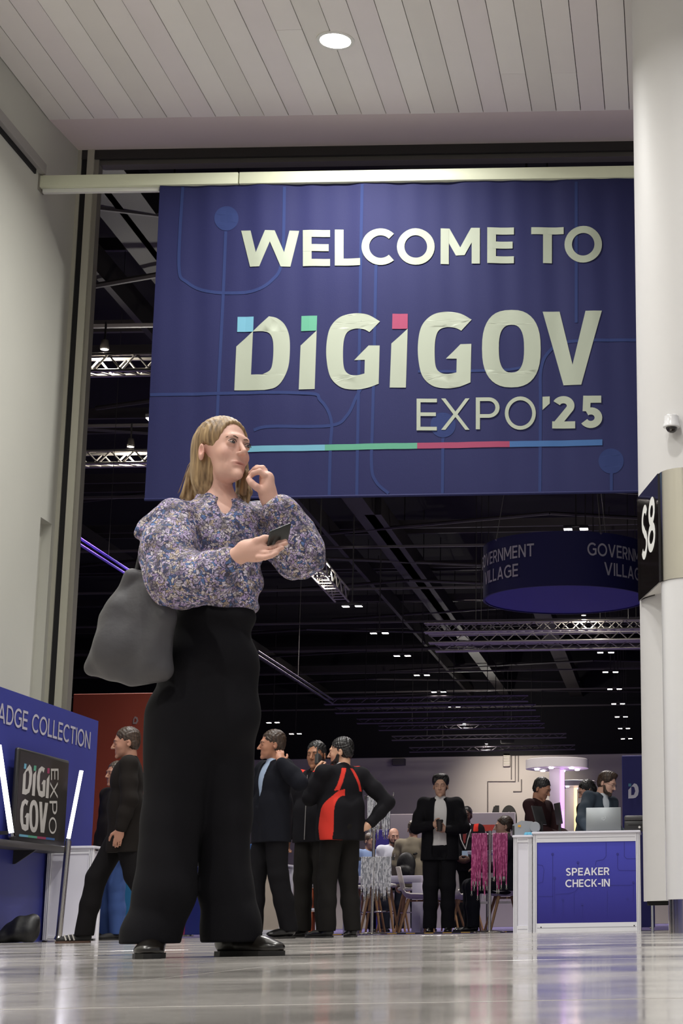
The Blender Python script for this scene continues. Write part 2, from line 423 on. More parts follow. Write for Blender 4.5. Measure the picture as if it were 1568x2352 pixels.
names = ['first', 'second', 'third', 'fourth', 'fifth', 'sixth', 'seventh', 'eighth', 'ninth', 'tenth', 'eleventh', 'twelfth', 'thirteenth', 'fourteenth']
for rn, (x, rg) in ROWS.items():
    for k, i in enumerate(rg):
        flood(x, Y0L + i * DYL, 'twin roof flood light, %s of the %s' % (names[k], rn), 'twin flood lights under the hall roof', (2600 if i < 4 else 4200) * (1 if i % 2 == 0 or 'mid' in rn and i < 4 else 0) * (0 if 'column' in rn and i == 2 else 1))
# wall washer that lights the far wall
def washer(px, py, power, label):
    p = at(px, py, YBW - 5.0)
    r = empty('wall_washer', (p.x, p.y, ZL - .2), 0, label, 'light', 'wall washers under the roof')
    MB().rbox((-.3, -.12, 0), (.3, .12, .16), .02).build('housing', steel_dark, r, 40)
    MB().box((-.26, .121, .02), (.26, .126, .14)).build('lens', MATS['flood lens'], r)
    MB().box((-.02, -.02, .16), (.02, .02, 14.0 - ZL + .2)).build('hanger', steel_dark, r)
    ld = bpy.data.lights.new('wall_washer_lamp', 'SPOT'); ld.energy = power; ld.spot_size = math.radians(85); ld.spot_blend = 1; ld.shadow_soft_size = .2; ld.color = (1, .92, .78)
    lo = bpy.data.objects.new('wall_washer_lamp', ld); COL.objects.link(lo); lo.parent = r; lo.location = (0, .2, .05); lo.rotation_euler = (math.radians(62), 0, 0)
washer(1165, 1716, 1300, 'wide lamp washing the far wall above the hall number')
# unseen dark panels added behind the viewer for the polished surfaces to reflect
for k in range(6):
    x_ = -10 + k * 3.6
    sf = tag(empty('reflection_panel', (x_, -9, 0)), kind='structure'); sf['label'] = 'unseen dark panel added behind the viewer to be reflected'
    MB().box((-.7, 0, .1), (.7, .1, 5.5)).build('pane', mat('reflected dark panel', '1a1a1d', .15), sf); MB().box((-.78, -.04, 0), (-.7, .14, 5.6)).build('panel_edge', steel_dark, sf); MB().box((.7, -.04, 0), (.78, .14, 5.6)).build('panel_edge', steel_dark, sf)

# ------------------------------------------------------------------ welcome banner hanging from its beam
navy = mat('banner fabric', '23254d', .7, spec=.2, noise=.05, nscale=1.2, bump=.06, bscale=90)
trace_m = mat('banner trace print', '2c3762', .8, spec=.15)
cream_p = mat('banner pale print', '979d8d', .6)
sky_p, green_p, red_p, blue_p = mat('print sky blue', '5f96ab', .7), mat('print green', '4d8f75', .7), mat('print red', '8c2f52', .7), mat('print blue', '2a558a', .7)
bz0, bz1 = at(551, 427.5, YB).z, at(551, 401, YB).z
bm_ = empty('banner_beam', (0, YB, bz0), 0, 'cream box beam spanning the opening, banner hung below', 'beam')
bxl, bxj = at(96, 420, YB).x, at(551, 415, YB).x
for a, b_ in ((bxl, bxj - .006), (bxj + .006, 4.2)):
    MB().rbox((a, -.07, 0), (b_, .07, bz1 - bz0), .008).build('beam_section', beam_m, bm_, 40)
MB().box((bxl + .02, -.02, -.045), (at(366, 430, YB).x, .03, -.002)).build('hanging_rail', mat('white rail', 'dcdcd6', .4), bm_)
MB().box((bxl - .03, -.08, -.03), (bxl + .005, .08, bz1 - bz0 + .03)).build('end_cap', alu_dark, bm_)
bx0, bx1 = at(352, 790, YB).x, x_at(1547, YB, 5)
bzt, bzb = bz0 - .002, at(900, 1142, YB).z
YF = YB - .03
def fold(x, z):
    t_ = (z - bzb) / (bzt - bzb)
    return (.010 * math.sin(x * 5.2 + 1.0 + t_ * .8) + .006 * math.sin(x * 11.3 + t_ * 2.4) + .004 * math.sin(x * 23 + 3 * t_)) * (.35 + .65 * t_) + .006 * math.sin(z * 3 + x * 1.3)
wb = empty('welcome_banner', ((bx0 + bx1) / 2, YF, bzb), 0, 'large navy fabric banner welcoming visitors, hung from the cream beam', 'banner')
ox, oz = (bx0 + bx1) / 2, bzb
nx, nz = 150, 60; V = []; Fc = []
for side in (0, 1):
    for j in range(nz + 1):
        for i in range(nx + 1):
            x = bx0 + (bx1 - bx0) * i / nx; z = bzb + (bzt - bzb) * j / nz
            V.append((x - ox, fold(x, z) + .006 * side, z - oz))
n1 = (nx + 1) * (nz + 1)
for j in range(nz):
    for i in range(nx):
        q = j * (nx + 1) + i
        Fc.append((q, q + 1, q + nx + 2, q + nx + 1)); Fc.append((n1 + q, n1 + q + nx + 1, n1 + q + nx + 2, n1 + q + 1))
MB().add(V, Fc).build('fabric', navy, wb, 60, fix=False)
MB().tube([(bx0 - ox, .0, .01), (bx1 - ox, .0, .01)], .016, 8).build('bottom_hem', navy, wb, 40)
def on_banner(lift):
    def fn(px, py):
        p = at(px, py, YF); return (p.x - ox, fold(p.x, p.z) - lift, p.z - oz)
    return fn
def print_poly(mb, poly, holes, lift, sub=None):
    P, T = tri2d(poly, holes); fn = on_banner(lift)
    me_bm = bmesh.new(); vs = [me_bm.verts.new((p.x, p.y, 0)) for p in P]
    for t_ in T:
        try: me_bm.faces.new([vs[i] for i in t_])
        except ValueError: pass
    for _ in range(12):                        # small triangles so that the print follows the folds
        ed = [e for e in me_bm.edges if e.calc_length() > 26]
        if not ed: break
        bmesh.ops.subdivide_edges(me_bm, edges=ed, cuts=1); bmesh.ops.triangulate(me_bm, faces=me_bm.faces[:])
    me_bm.verts.index_update()
    mb.add([fn(v.co.x, v.co.y) for v in me_bm.verts], [[v.index for v in f_.verts] for f_ in me_bm.faces]); me_bm.free()
def z4(p): return (330 + p[0] * .3827, 380 + p[1] * .3827) + tuple(p[2:])
def z5(p): return (900 + p[0] * .426, 380 + p[1] * .426) + tuple(p[2:])
# faint traces printed on the fabric
NTR = [0]
def trace(pts, w_=7, cv=z4):
    NTR[0] += 1
    P = polybez([cv(p) for p in pts], False, 6); tr_ = MB()
    for q in stroke2d(P, w_): print_poly(tr_, [tuple(v) for v in q], (), .003 + .0003 * (NTR[0] % 6))
    tr_.build('trace_print', trace_m, wb, 60)
def disc(c, r_):
    mb = MB(); print_poly(mb, [(c[0] + r_ * math.cos(k * math.pi / 16), c[1] + r_ * math.sin(k * math.pi / 16)) for k in range(32)], (), .003); mb.build('trace_print', trace_m, wb)
disc((520, 502), 28)
trace([(492, 395), (470, 900), (440, 1540)])
trace([(235, 130), (210, 600, 1), (260, 700, 1), (400, 757, 1), (640, 757, 1), (770, 690, 1), (832, 560, 1), (845, 130)])
trace([(1312, 115), (1290, 1300), (1278, 1985)])
trace([(1395, 600), (1375, 1500, 1), (1368, 1800, 1), (1395, 1900, 1), (1470, 1970)])
trace([(40, 1378), (930, 1365, 1), (1060, 1410, 1), (1125, 1530, 1), (1120, 1700, 1), (1112, 1985)])
trace([(660, 1590), (760, 1568, 1), (1120, 1562, 1), (1220, 1500, 1), (1275, 1390, 1), (1310, 1330)])
trace([(993, 90), (993, 850)], 7, z5); trace([(1380, 943), (960, 950, 1), (850, 1000, 1), (803, 1100, 1), (800, 1300, 1), (797, 1765)], 7, z5)
disc((1403, 1059), 29); trace([(1182, 1660), (1182, 1755)], 7, z5); disc((1017, 976), 29); trace([(275, 1470), (272, 1770)], 7, z5)
trace([(140, 1110), (560, 1105, 1), (700, 1090)], 6, z5)
# WELCOME TO
mbw = {0: MB(), 1: MB()}
for ch, a, b_ in (('W', 554, 687), ('E', 695.5, 758), ('L', 769, 827.5), ('C', 831, 906), ('O', 911.5, 998), ('M', 1011.6, 1102), ('E', 1119, 1180), ('T', 1219.5, 1294), ('O', 1296, 1382)):
    gw, G = glyph(ch, .195)
    sh = -.0139 * ((a + b_) / 2 - 620)
    for g in G:
        print_poly(mbw[a > 1200], [(a + (b_ - a) * x / gw, 613 + sh - 82.5 * y) for x, y in g], (), .006 + g.lv * .0005)
for mb in mbw.values(): mb.build('lettering', cream_p, wb, 60)
# DIGIGOV
mbd = MB()
Dp = [(556, 1088), (752, 907), (800, 918, 1), (845, 955, 1), (872, 1020, 1), (877, 1110, 1), (868, 1210, 1), (835, 1290, 1), (790, 1335, 1), (725, 1351), (545, 1352)]
Dh = [(656, 998), (720, 998, 1), (755, 1010, 1), (774, 1045, 1), (779, 1100, 1), (775, 1180, 1), (760, 1230, 1), (715, 1257), (645, 1257)]
print_poly(mbd, [z4(p) for p in polybez(Dp)], [[z4(p) for p in polybez(Dh)][::-1]], .006)
I_ = [z4(p) for p in ((940, 1080), (1037, 990), (1026, 1343), (930, 1345))]
Gp = [(1418, 938), (1355, 1002), (1318, 984, 1), (1265, 980, 1), (1220, 1000, 1), (1199, 1055, 1), (1195, 1150, 1), (1203, 1220, 1), (1230, 1252, 1), (1275, 1260, 1), (1325, 1250), (1327, 1168), (1262, 1168), (1350, 1082), (1416, 1082), (1410, 1312),
      (1340, 1337, 1), (1260, 1346, 1), (1180, 1330, 1), (1120, 1270, 1), (1096, 1160, 1), (1098, 1050, 1), (1122, 965, 1), (1180, 908, 1), (1260, 888, 1), (1345, 898, 1)]
Gz = [z4(p) for p in polybez(Gp)]
for dx, dy in ((0, 0), (209, -4)): print_poly(mbd, [(x + dx, y + dy) for x, y in I_], (), .006)
for dx, dy in ((0, 0), (210.5, -3.6)): print_poly(mbd, [(x + dx, y + dy) for x, y in Gz], (), .006)
def sup(cx, cy, rx_, ry_, e, n=40):
    out = []
    for k in range(n):
        c_, s_ = math.cos(2 * math.pi * k / n), math.sin(2 * math.pi * k / n)
        out.append((cx + rx_ * math.copysign(abs(c_) ** (2 / e), c_), cy + ry_ * math.copysign(abs(s_) ** (2 / e), s_)))
    return out
print_poly(mbd, [z5(p) for p in sup(643.5, 989, 158, 208, 2.5)], [[z5(p) for p in sup(644, 989, 68, 128, 2.6)][::-1]], .006)
print_poly(mbd, [z5(p) for p in ((812, 790), (903, 788), (973, 1075), (1043, 786), (1131, 785), (1020, 1183), (924, 1185))], (), .006)
mbd.build('logo_lettering', cream_p, wb, 60)
for nm, q, M_ in (('logo_square', [(563, 909), (660, 908), (657, 998), (561, 1000)], sky_p), ('logo_square', [(945, 902), (1040, 901), (1037, 991), (943, 993)], green_p)):
    mb = MB(); print_poly(mb, [z4(p) for p in q], (), .006); mb.build(nm, M_, wb)
mb = MB(); print_poly(mb, [z5(p) for p in ((3, 801), (85, 800), (84, 880), (1, 882))], (), .006); mb.build('logo_square', red_p, wb)
# EXPO '25
mbe = {0: MB(), 1: MB()}
for ch, a, b_, t_, y0, y1 in (('E', 133, 242, .115, 1430, 1258), ('X', 265, 418, .115, 1426, 1256), ('P', 452, 580, .115, 1424, 1252), ('O', 608, 775, .115, 1424, 1248), ('2', 863, 987, .22, 1418, 1243), ('5', 1012, 1135, .22, 1417, 1243)):
    gw, G = glyph(ch, t_)
    for g in G: print_poly(mbe[a > 800], [z5((a + (b_ - a) * x / gw, y0 + (y1 - y0) * y)) for x, y in g], (), .006 + g.lv * .0005)
print_poly(mbe[1], [z5(p) for p in ((811, 1247), (850, 1245), (850, 1283), (811, 1318))], (), .006)
for mb in mbe.values(): mb.build('lettering', cream_p, wb, 60)
for a, b_, M_ in ((537, 746, sky_p), (746, 958, green_p), (958, 1170, red_p), (1170, 1383, blue_p)):
    mb = MB(); ya, yb_ = 1025.5 - .0188 * (a - 537), 1025.5 - .0188 * (b_ - 537)
    print_poly(mb, [(a, ya), (b_, yb_), (b_, yb_ + 13.5), (a, ya + 13.5)], (), .006); mb.build('colour_stripe', M_, wb, 60)

# ------------------------------------------------------------------ white column with the S8 sign
col_m = mat('column gloss white', 'c8c6c5', .55, noise=.01)
post_m = mat('post gloss white', 'd6d5d6', .2, coat=.4)
chrome = mat('brushed chrome', 'cfcac2', .16, metal=1.0)
chrome_b = mat('polished steel', 'b9b9c0', .12, metal=1.0)
gloss_black = mat('gloss black panel', '1b1716', .06, coat=.6)
YC, RC = 15.3, .60
XC = x_at(1464, YC, 4.2) + RC
YS, RS = 14.35, .25
XS = x_at(1521, YS, 2.0) + RS
zc0 = at(1500, 2067, YS).z
cl = tag(empty('column', (XC, YC, 0)), kind='structure'); cl['label'] = 'large round white column rising to the lobby ceiling'
MB().lathe([(RC, zc0), (RC, HC)], 64).build('cladding', col_m, cl, 40)
MB().lathe([(RC * .45, 0), (RC * .45, zc0 + .02)], 32).build('core', chrome_b, cl, 40)
MB().tube([(-RC * .88, -.1, 0), (-RC * .88, -.1, zc0 + .01)], .012, 8).build('support_rod', chrome_b, cl, 40)
MB().box((-RC * .95, -.15, zc0 - .035), (-RC * .5, -.05, zc0)).build('support_bracket', dark_gap, cl)
ps = empty('sign_pylon', (XS, YS, 0), 0, 'white round pylon with chrome band and black S8 panel beside column', 'sign')
zs0, zs1 = at(1530, 1327, YS - RS).z, at(1530, 1074, YS - RS).z
MB().lathe([(RS, zc0), (RS, zs0)], 48).build('post', post_m, ps, 40)
MB().lathe([(RS * .93, 0), (RS * .93, zc0)], 48).build('base', chrome, ps, 40)
# outline tangent to the small front circle and the column
dx, dy = XC - XS, YC - YS; RC2 = RC + .012; RS2 = RS + .008
D_ = math.hypot(dx, dy); base = math.atan2(dy, dx); off = math.acos((RS2 - RC2) / D_)
aL, aR = base + off, base - off
hull_f = [(RS2 * math.cos(a), RS2 * math.sin(a)) for a in [aL + (2 * math.pi - 2 * off) * k / 24 for k in range(25)]]
band = MB()
n = len(hull_f)
V = [(x, y, z) for z in (zs0, zs1) for x, y in hull_f]
Fc = [(i, i + 1, n + i + 1, n + i) for i in range(n - 1)]
band.add(V, Fc).build('chrome_band', chrome, ps, 60)
pL0 = Vector((dx + RC2 * math.cos(aL), dy + RC2 * math.sin(aL), 0)); pL1 = Vector((RS2 * math.cos(aL), RS2 * math.sin(aL), 0))
pR0 = Vector((dx + RC2 * math.cos(aR), dy + RC2 * math.sin(aR), 0)); pR1 = Vector((RS2 * math.cos(aR), RS2 * math.sin(aR), 0))
def panel(p0, p1, nm):
    nrm = (p1 - p0).cross(Vector((0, 0, 1))).normalized() * .012
    MB().add([p + Vector((0, 0, z)) + o for o in (Vector(), nrm) for z in (zs0, zs1) for p in (p0, p1)], [(0, 1, 3, 2), (4, 6, 7, 5), (0, 4, 5, 1), (2, 3, 7, 6), (0, 2, 6, 4), (1, 5, 7, 3)]).build(nm, gloss_black, ps)
    return nrm
split = pL0.lerp(pL1, .13)
panel(pL0.lerp(pL1, .0), split.lerp(pL0, .04), 'side_panel'); panel(split, pL1, 'number_panel'); panel(pR0, pR1, 'side_panel')
wrap = [(dx + RC2 * math.cos(a), dy + RC2 * math.sin(a)) for a in [aL - .9 * k / 12 for k in range(13)]] if False else [(dx + RC2 * math.cos(aL - .0 + .5 * k / 8), dy + RC2 * math.sin(aL + .5 * k / 8)) for k in range(9)]
n = len(wrap); MB().add([(x, y, z) for z in (zs0, zs1) for x, y in wrap], [(i, i + 1, n + i + 1, n + i) for i in range(n - 1)]).build('side_panel', gloss_black, ps, 60)
und = [(p.x, p.y) for p in (pL0,)] + [(x, y) for x, y in hull_f] + [(p.x, p.y) for p in (pR0,)]
n = len(und)
MB().add([(x, y, zs0 + .012) for x, y in und], [tuple(range(n))]).build('underside', mat('sign underside', 'd8d5d0', .5), ps)
MB().add([(x, y, zs1 - .004) for x, y in und], [tuple(range(n))]).build('top_plate', chrome, ps)
nrm = (pL1 - pL0).cross(Vector((0, 0, 1))).normalized()
if nrm.x > 0: nrm = -nrm
mbs = MB()
for ch, ua, ub, va, vb in (('S', .24, .53, .335, .84), ('8', .55, .90, .335, .84)):
    gw, G = glyph(ch, .15)
    for g in G:
        P = []
        for x, y in g:
            u_ = ua + (ub - ua) * (x / gw) + .04 * (y - .5); v_ = va + (vb - va) * y
            P.append(pL0.lerp(pL1, u_) + Vector((0, 0, zs0 + (zs1 - zs0) * v_)) + nrm * (.016 + g.lv * .0005))
        mbs.add(P, [tuple(range(len(P)))])
mbs.build('lettering', mat('white vinyl', 'dcdcd8', .5), ps)
# dome camera on the column
ang = math.asin(max(-1, min(1, (x_at(1541, YC - RC, 4.4) - XC) / RC)))
px_, py_ = XC + RC * math.sin(ang), YC - RC * math.cos(ang)
zc = at(1541, 980, py_).z
cc = empty('dome_camera', (px_, py_, zc), 0, 'small white dome security camera on the column', 'camera')
MB().rbox((-.045, -.09, .055), (.045, .03, .09), .01).build('bracket', post_m, cc, 40)
MB().lathe([(.062, .065), (.066, .0), (.075, -.012), (.075, -.03), (.05, -.034)], 28, (0, -.09, 0)).build('housing', post_m, cc, 40)
MB().lathe([(.05, -.03), (.047, -.05), (.036, -.068), (.018, -.079), (0, -.082)], 28, (0, -.09, 0)).build('dome', mat('smoked dome', '1c1413', .08, coat=.5), cc, 60)

# ------------------------------------------------------------------ hanging ring sign of the hall
YR = 32.0
pc = at(1287, 1343, YR - 1.5)
RR, zr0, zr1 = 1.5, pc.z, at(1287, 1221, YR - 1.5).z
rg = empty('ring_sign', (pc.x, YR, zr0), 0, 'round navy hanging sign with white village lettering', 'sign')
ring_m = mat('ring fabric', '1f1f58', .7); ring_in = mat('ring lining', '37359a', .7)  # lining brighter than the skin: light inside the ring put into its colour
H_ = zr1 - zr0
MB().lathe([(RR, 0), (RR, H_)], 72, caps=False).build('outer_skin', ring_m, rg, 60, fix=False)
MB().lathe([(RR - .03, H_), (RR - .03, 0)], 72, caps=False).build('inner_skin', ring_in, rg, 60, fix=False)
MB().lathe([(0, .004), (RR - .035, .004), (RR - .035, .010), (0, .010)], 72).build('underside', ring_in, rg)
for zz in (0, H_):
    MB().lathe([(RR - .034, zz - .012), (RR + .004, zz - .012), (RR + .004, zz + .012), (RR - .034, zz + .012), (RR - .034, zz - .012)], 72, caps=False).build('rim', ring_m, rg, 40)
def ring_text(s_, a0, a1, v0, v1, nm='lettering'):
    def place(u, v, lv):
        a = math.radians(a0 + (a1 - a0) * u); r_ = RR + .012 + lv * 2
        return (r_ * math.sin(a), -r_ * math.cos(a), v0 + (v1 - v0) * v)
    return text_mesh(s_, None, nm, place, .15, .12)
ringletter = mat('ring letters', 'c9c6cf', .6)
for c0 in (-50, 50, 140, -140):
    ring_text('GOVERNMENT', c0 - 32, c0 + 32, .53, .76).build('lettering', ringletter, rg)
    ring_text('VILLAGE', c0 - 20, c0 + 20, .20, .43).build('lettering', ringletter, rg)
wire_m = mat('steel wire', '8f8b88', .4, metal=.6)
for a in (-52, 28, 150):
    ar = math.radians(a); q = (RR * math.sin(ar), -RR * math.cos(ar), H_)
    MB().tube([q, (q[0] * .12, q[1] * .12, 14.005 - zr0)], .008, 6).build('hanging_wire', wire_m, rg)
    MB().lathe([(0, -.03), (.03, 0), (0, .03)], 8, q).build('clamp', wire_m, rg)

# ------------------------------------------------------------------ aluminium lighting trusses
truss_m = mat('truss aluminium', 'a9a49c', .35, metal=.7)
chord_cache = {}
truss_far = mat('truss dim', '6d666b', .45, metal=.6)  # darker truss metal: weak light on the far trusses put into the colour
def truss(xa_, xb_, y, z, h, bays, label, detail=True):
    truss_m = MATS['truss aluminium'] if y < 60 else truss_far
    r = empty('lighting_truss', ((xa_ + xb_) / 2, y, z), 0, label, 'truss', 'lighting trusses under the hall roof')
    Lh = (xb_ - xa_) / 2
    tb = .028
    cm = MB().tube([(-Lh, 0, 0), (Lh, 0, 0)], tb, 8).mesh('chord', truss_m, 60)
    for yy in (-h / 2, h / 2):
        for zz in (0, h): link('chord', cm, r, (0, yy, zz))
    bw = 2 * Lh / bays
    up = MB().tube([(-bw / 2, 0, 0), (bw / 2, 0, h)], .017, 6).mesh('brace', truss_m)
    dn = MB().tube([(-bw / 2, 0, h), (bw / 2, 0, 0)], .017, 6).mesh('brace', truss_m)
    fl_ = MB().tube([(-bw / 2, -h / 2, 0), (bw / 2, h / 2, 0)], .015, 6).mesh('brace', truss_m)
    for i in range(bays):
        x = -Lh + (i + .5) * bw
        link('brace', up if i % 2 else dn, r, (x, -h / 2, 0))
        if detail:
            link('brace', dn if i % 2 else up, r, (x, h / 2, 0)); link('brace', fl_, r, (x, 0, 0))
    for x in (-Lh * .6, Lh * .6):
        MB().tube([(x, 0, h), (x, 0, 14.005 - z)], .012, 6).build('suspension_cable', steel_dark, r)
    return r
def truss_px(pa, pb, py_top, py_bot, y, bays, label, detail=True):
    z_ = at((pa + pb) / 2, py_bot, y).z; h = at((pa + pb) / 2, py_top, y).z - z_
    xa_, xb_ = at(pa, (py_top + py_bot) / 2, y).x, at(pb, (py_top + py_bot) / 2, y).x
    return truss(xa_, xb_, y, z_, h, bays, label, detail)
truss_px(60, 640, 818, 855, 25.7, 18, 'bright lattice truss, higher of the two between frame and banner')
truss_px(40, 640, 1038, 1066, 30.6, 22, 'bright lattice truss, lower of the two between frame and banner')
truss_px(975, 1560, 1428, 1448, 47.0, 28, 'lit lattice truss just below the ring sign, topmost of three', True)
truss_px(985, 1580, 1454, 1472, 50.0, 30, 'lattice truss below the ring sign, middle of three', False)
truss_px(1000, 1600, 1476, 1491, 52.5, 30, 'lattice truss below the ring sign, lowest of three', False)
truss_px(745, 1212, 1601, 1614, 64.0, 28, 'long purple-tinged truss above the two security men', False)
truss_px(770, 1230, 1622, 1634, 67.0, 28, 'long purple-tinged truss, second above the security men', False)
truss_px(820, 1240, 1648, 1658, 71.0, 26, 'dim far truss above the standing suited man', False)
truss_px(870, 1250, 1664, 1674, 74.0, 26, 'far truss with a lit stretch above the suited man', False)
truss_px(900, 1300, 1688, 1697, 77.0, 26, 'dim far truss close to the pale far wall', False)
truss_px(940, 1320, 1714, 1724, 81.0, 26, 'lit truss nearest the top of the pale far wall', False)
# lamps clamped on trusses light their lattice
def truss_spot(px, py, y, power, label):
    p = at(px, py, y)
    r = empty('truss_lamp', p, 0, label, 'light', 'lamps clamped to the trusses')
    MB().lathe([(.0, .14), (.05, .13), (.07, 0), (.06, -.02)], 14).build('housing', steel_dark, r, 40)
    MB().lathe([(0, -.012), (.055, -.012), (.055, 0), (0, 0)], 14).build('lens', MATS['flood lens'], r)
    MB().box((-.012, -.012, .13), (.012, .012, .42)).build('clamp', steel_dark, r)
    ld = bpy.data.lights.new('truss_lamp_light', 'POINT'); ld.energy = power; ld.shadow_soft_size = .05; ld.color = (1, .95, .86)
    lo = bpy.data.objects.new('truss_lamp_light', ld); COL.objects.link(lo); lo.parent = r; lo.location = (0, 0, -.1)
truss_spot(1340, 1412, 47.0, 260, 'small lamp over the truss below the ring sign')
truss_spot(1065, 1656, 74.0, 260, 'small lamp over the far truss above the suited man')
truss_spot(1117, 1708, 81.0, 260, 'small lamp over the truss by the far wall')
truss_spot(240, 800, 25.7, 160, 'small lamp over the higher bright truss beside the frame')
truss_spot(300, 1024, 30.6, 160, 'small lamp over the lower bright truss beside the banner')
# slanting box truss beside the bright lamp in the middle
a, b_ = at(690, 1275, 37.0), at(785, 1382, 44.0)
st = empty('lighting_truss', (a + b_) / 2, 0, 'short lit lattice truss running away from the woman\'s raised elbow', 'truss', 'lighting trusses under the hall roof')
c0 = (a + b_) / 2; d_ = (b_ - a) / 2
for sx in (-.17, .17):
    for sz in (0, .3):
        MB().tube([-d_ + Vector((sx, 0, sz)), d_ + Vector((sx, 0, sz))], .025, 6).build('chord', truss_m, st)
for k in range(16):
    q0 = -d_ + d_ * 2 * k / 16; q1 = -d_ + d_ * 2 * (k + 1) / 16
    for sx in (-.17, .17): MB().tube([q0 + Vector((sx, 0, 0 if k % 2 else .3)), q1 + Vector((sx, 0, .3 if k % 2 else 0))], .015, 5).build('brace', truss_m, st)
    MB().tube([q0 + Vector((-.17, 0, 0)), q0 + Vector((.17, 0, 0))], .015, 5).build('rung', truss_m, st)
truss_spot(752, 1322, 40.5, 260, 'bright lamp on the slanting truss by the raised elbow')

# ------------------------------------------------------------------ shell-scheme counters
wpan = mat('white laminate', 'dcdae4', .45, noise=.02)
wfrm = mat('white extrusion', 'e6e5ea', .35)
groove_m = mat('extrusion groove', '8f8d98', .5)
blue_gr = bpy.data.materials.new('counter graphic'); blue_gr.use_nodes = True
N, L = blue_gr.node_tree.nodes, blue_gr.node_tree.links
tc = N.new('ShaderNodeTexCoord'); sp = N.new('ShaderNodeSeparateXYZ'); L.new(tc.outputs['Generated'], sp.inputs[0])
cr = N.new('ShaderNodeValToRGB'); e = cr.color_ramp.elements
e[0].position = 0; e[0].color = (*lin('26207c'), 1); e[1].position = 1; e[1].color = (*lin('4446b4'), 1)
L.new(sp.outputs['Z'], cr.inputs[0]); L.new(cr.outputs[0], N['Principled BSDF'].inputs['Base Color']); N['Principled BSDF'].inputs['Roughness'].default_value = .35
def post(mb_parent, x, y, z0, z1, w_=.04):
    MB().box((x - w_ / 2, y, z0), (x + w_ / 2, y + w_, z1)).build('corner_post', wfrm, mb_parent)
    for k in (-.008, .008): MB().box((x + k - .0025, y - .0015, z0 + .005), (x + k + .0025, y + .002, z1 - .005)).build('post_groove', groove_m, mb_parent)
def counter(name, x0, x1, y, h, depth, label, panel_m=None, rail=.06, botrail=.07, group=None, top=True):
    w_ = x1 - x0
    r = empty(name, ((x0 + x1) / 2, y, 0), 0, label, 'counter', group)
    a = w_ / 2
    for xx in (-a + .02, a - .02):
        post(r, xx, 0, 0, h); MB().box((xx - .02, depth - .04, 0), (xx + .02, depth, h)).build('corner_post', wfrm, r)
    for zz, hh in ((0, botrail), (h - rail, rail)):
        MB().box((-a + .04, .004, zz), (a - .04, .036, zz + hh)).build('rail', wfrm, r)
        MB().box((-a + .045, .0025, zz + hh * .5 - .002), (a - .045, .006, zz + hh * .5 + .002)).build('rail_groove', groove_m, r)
    pan = MB().box((-a + .042, .014, botrail), (a - .042, .024, h - rail)).build('front_panel', panel_m or wpan, r)
    for s_ in (-1, 1):
        MB().box((s_ * (a - .02) - .005, .04, .02), (s_ * (a - .02) + .005, depth - .04, h - .02)).build('side_panel', wpan, r)
    MB().box((-a + .04, depth - .02, .02), (a - .04, depth - .012, h - .02)).build('back_panel', wpan, r)
    if top: MB().rbox((-a - .01, -.02, h), (a + .01, depth + .02, h + .022), .004, 1).build('worktop', wpan, r)
    return r, pan
YK = 18.35
hk = at(1340, 1914, YK).z
sx0, sx1 = x_at(1223, YK), x_at(1471, YK)
spk, pan = counter('reception_counter', sx0, sx1, YK, hk, .55, 'white-framed counter with the blue speaker check-in front', blue_gr, .085, .09)
cxk = (sx0 + sx1) / 2
def on_counter(px, py, lift=.0):
    p = at(px, py, YK + .012); return (p.x - cxk, .012 - lift, p.z)
def ctext(s_, pxa, pxb, pya, pyb):
    def place(u, v, lv): return on_counter(pxa + (pxb - pxa) * u, pya + (pyb - pya) * v - .019 * (pxb - pxa) * u, .002 + lv)
    return text_mesh(s_, None, 'lettering', place, .17, .11)
pl = mat('print white', 'e4e3ea', .5)
ctext('SPEAKER', 1299, 1399, 2011.5, 1994).build('lettering', pl, spk)
ctext('CHECK-IN', 1298, 1400, 2038, 2020.5).build('lettering', pl, spk)
trk = MB(); dk = mat('counter trace print', '2c2a86', .4)
def ktr(pts, w_=1.0):
    P = [(1150 + x * .2666, 1700 + y * .2666) for x, y in pts]
    for q in stroke2d(P, w_): trk.add([on_counter(v[0], v[1], .001) for v in q], [(0, 1, 2, 3)])
for c_ in ((445, 982), (663, 1055), (1004, 982), (461, 1189), (533, 1376), (1140, 1226), (1090, 1370), (700, 1415)):
    P = [(1150 + (c_[0] + 12 * math.cos(k * math.pi / 6)) * .2666, 1700 + (c_[1] + 12 * math.sin(k * math.pi / 6)) * .2666) for k in range(12)]
    trk.add([on_counter(*p, .001) for p in P], [tuple(range(12))])
for pts in ([(445, 990), (445, 1520)], [(1004, 990), (1004, 1100), (1020, 1122), (1180, 1124)], [(905, 880), (905, 1000), (880, 1030), (820, 1040), (812, 1080)], [(1062, 880), (1062, 1000), (1085, 1022), (1180, 1020)], [(461, 1200), (461, 1480)], [(663, 1060), (663, 1110)],
            [(312, 1072), (360, 1080), (370, 1120), (360, 1220), (312, 1240)], [(533, 1380), (533, 1500)], [(470, 1330), (600, 1320), (640, 1300), (660, 1280)], [(630, 1320), (630, 1480)], [(1140, 1230), (1140, 1380), (1120, 1400)], [(760, 1252), (1130, 1250)], [(915, 1300), (915, 1500)], [(320, 1345), (450, 1345)], [(700, 1420), (700, 1520)]):
    ktr(pts)
trk.build('trace_print', dk, spk)
for px, py in ((1242, 2130), (1456, 2126)):
    p = at(px, py, YK); MB().lathe([(0, -.006), (.007, -.004), (.007, 0)], 10, (p.x - cxk, .003, p.z), R=rx(math.radians(90))).build('screw', dark_gap, spk)
hw = at(1200, 1923, YK).z
wg, _p = counter('side_counter', x_at(1178, YK + .03), x_at(1221, YK + .03), YK + .03, hw, .52, 'narrow plain white counter wing left of the speaker check-in front', None, .05, .07)
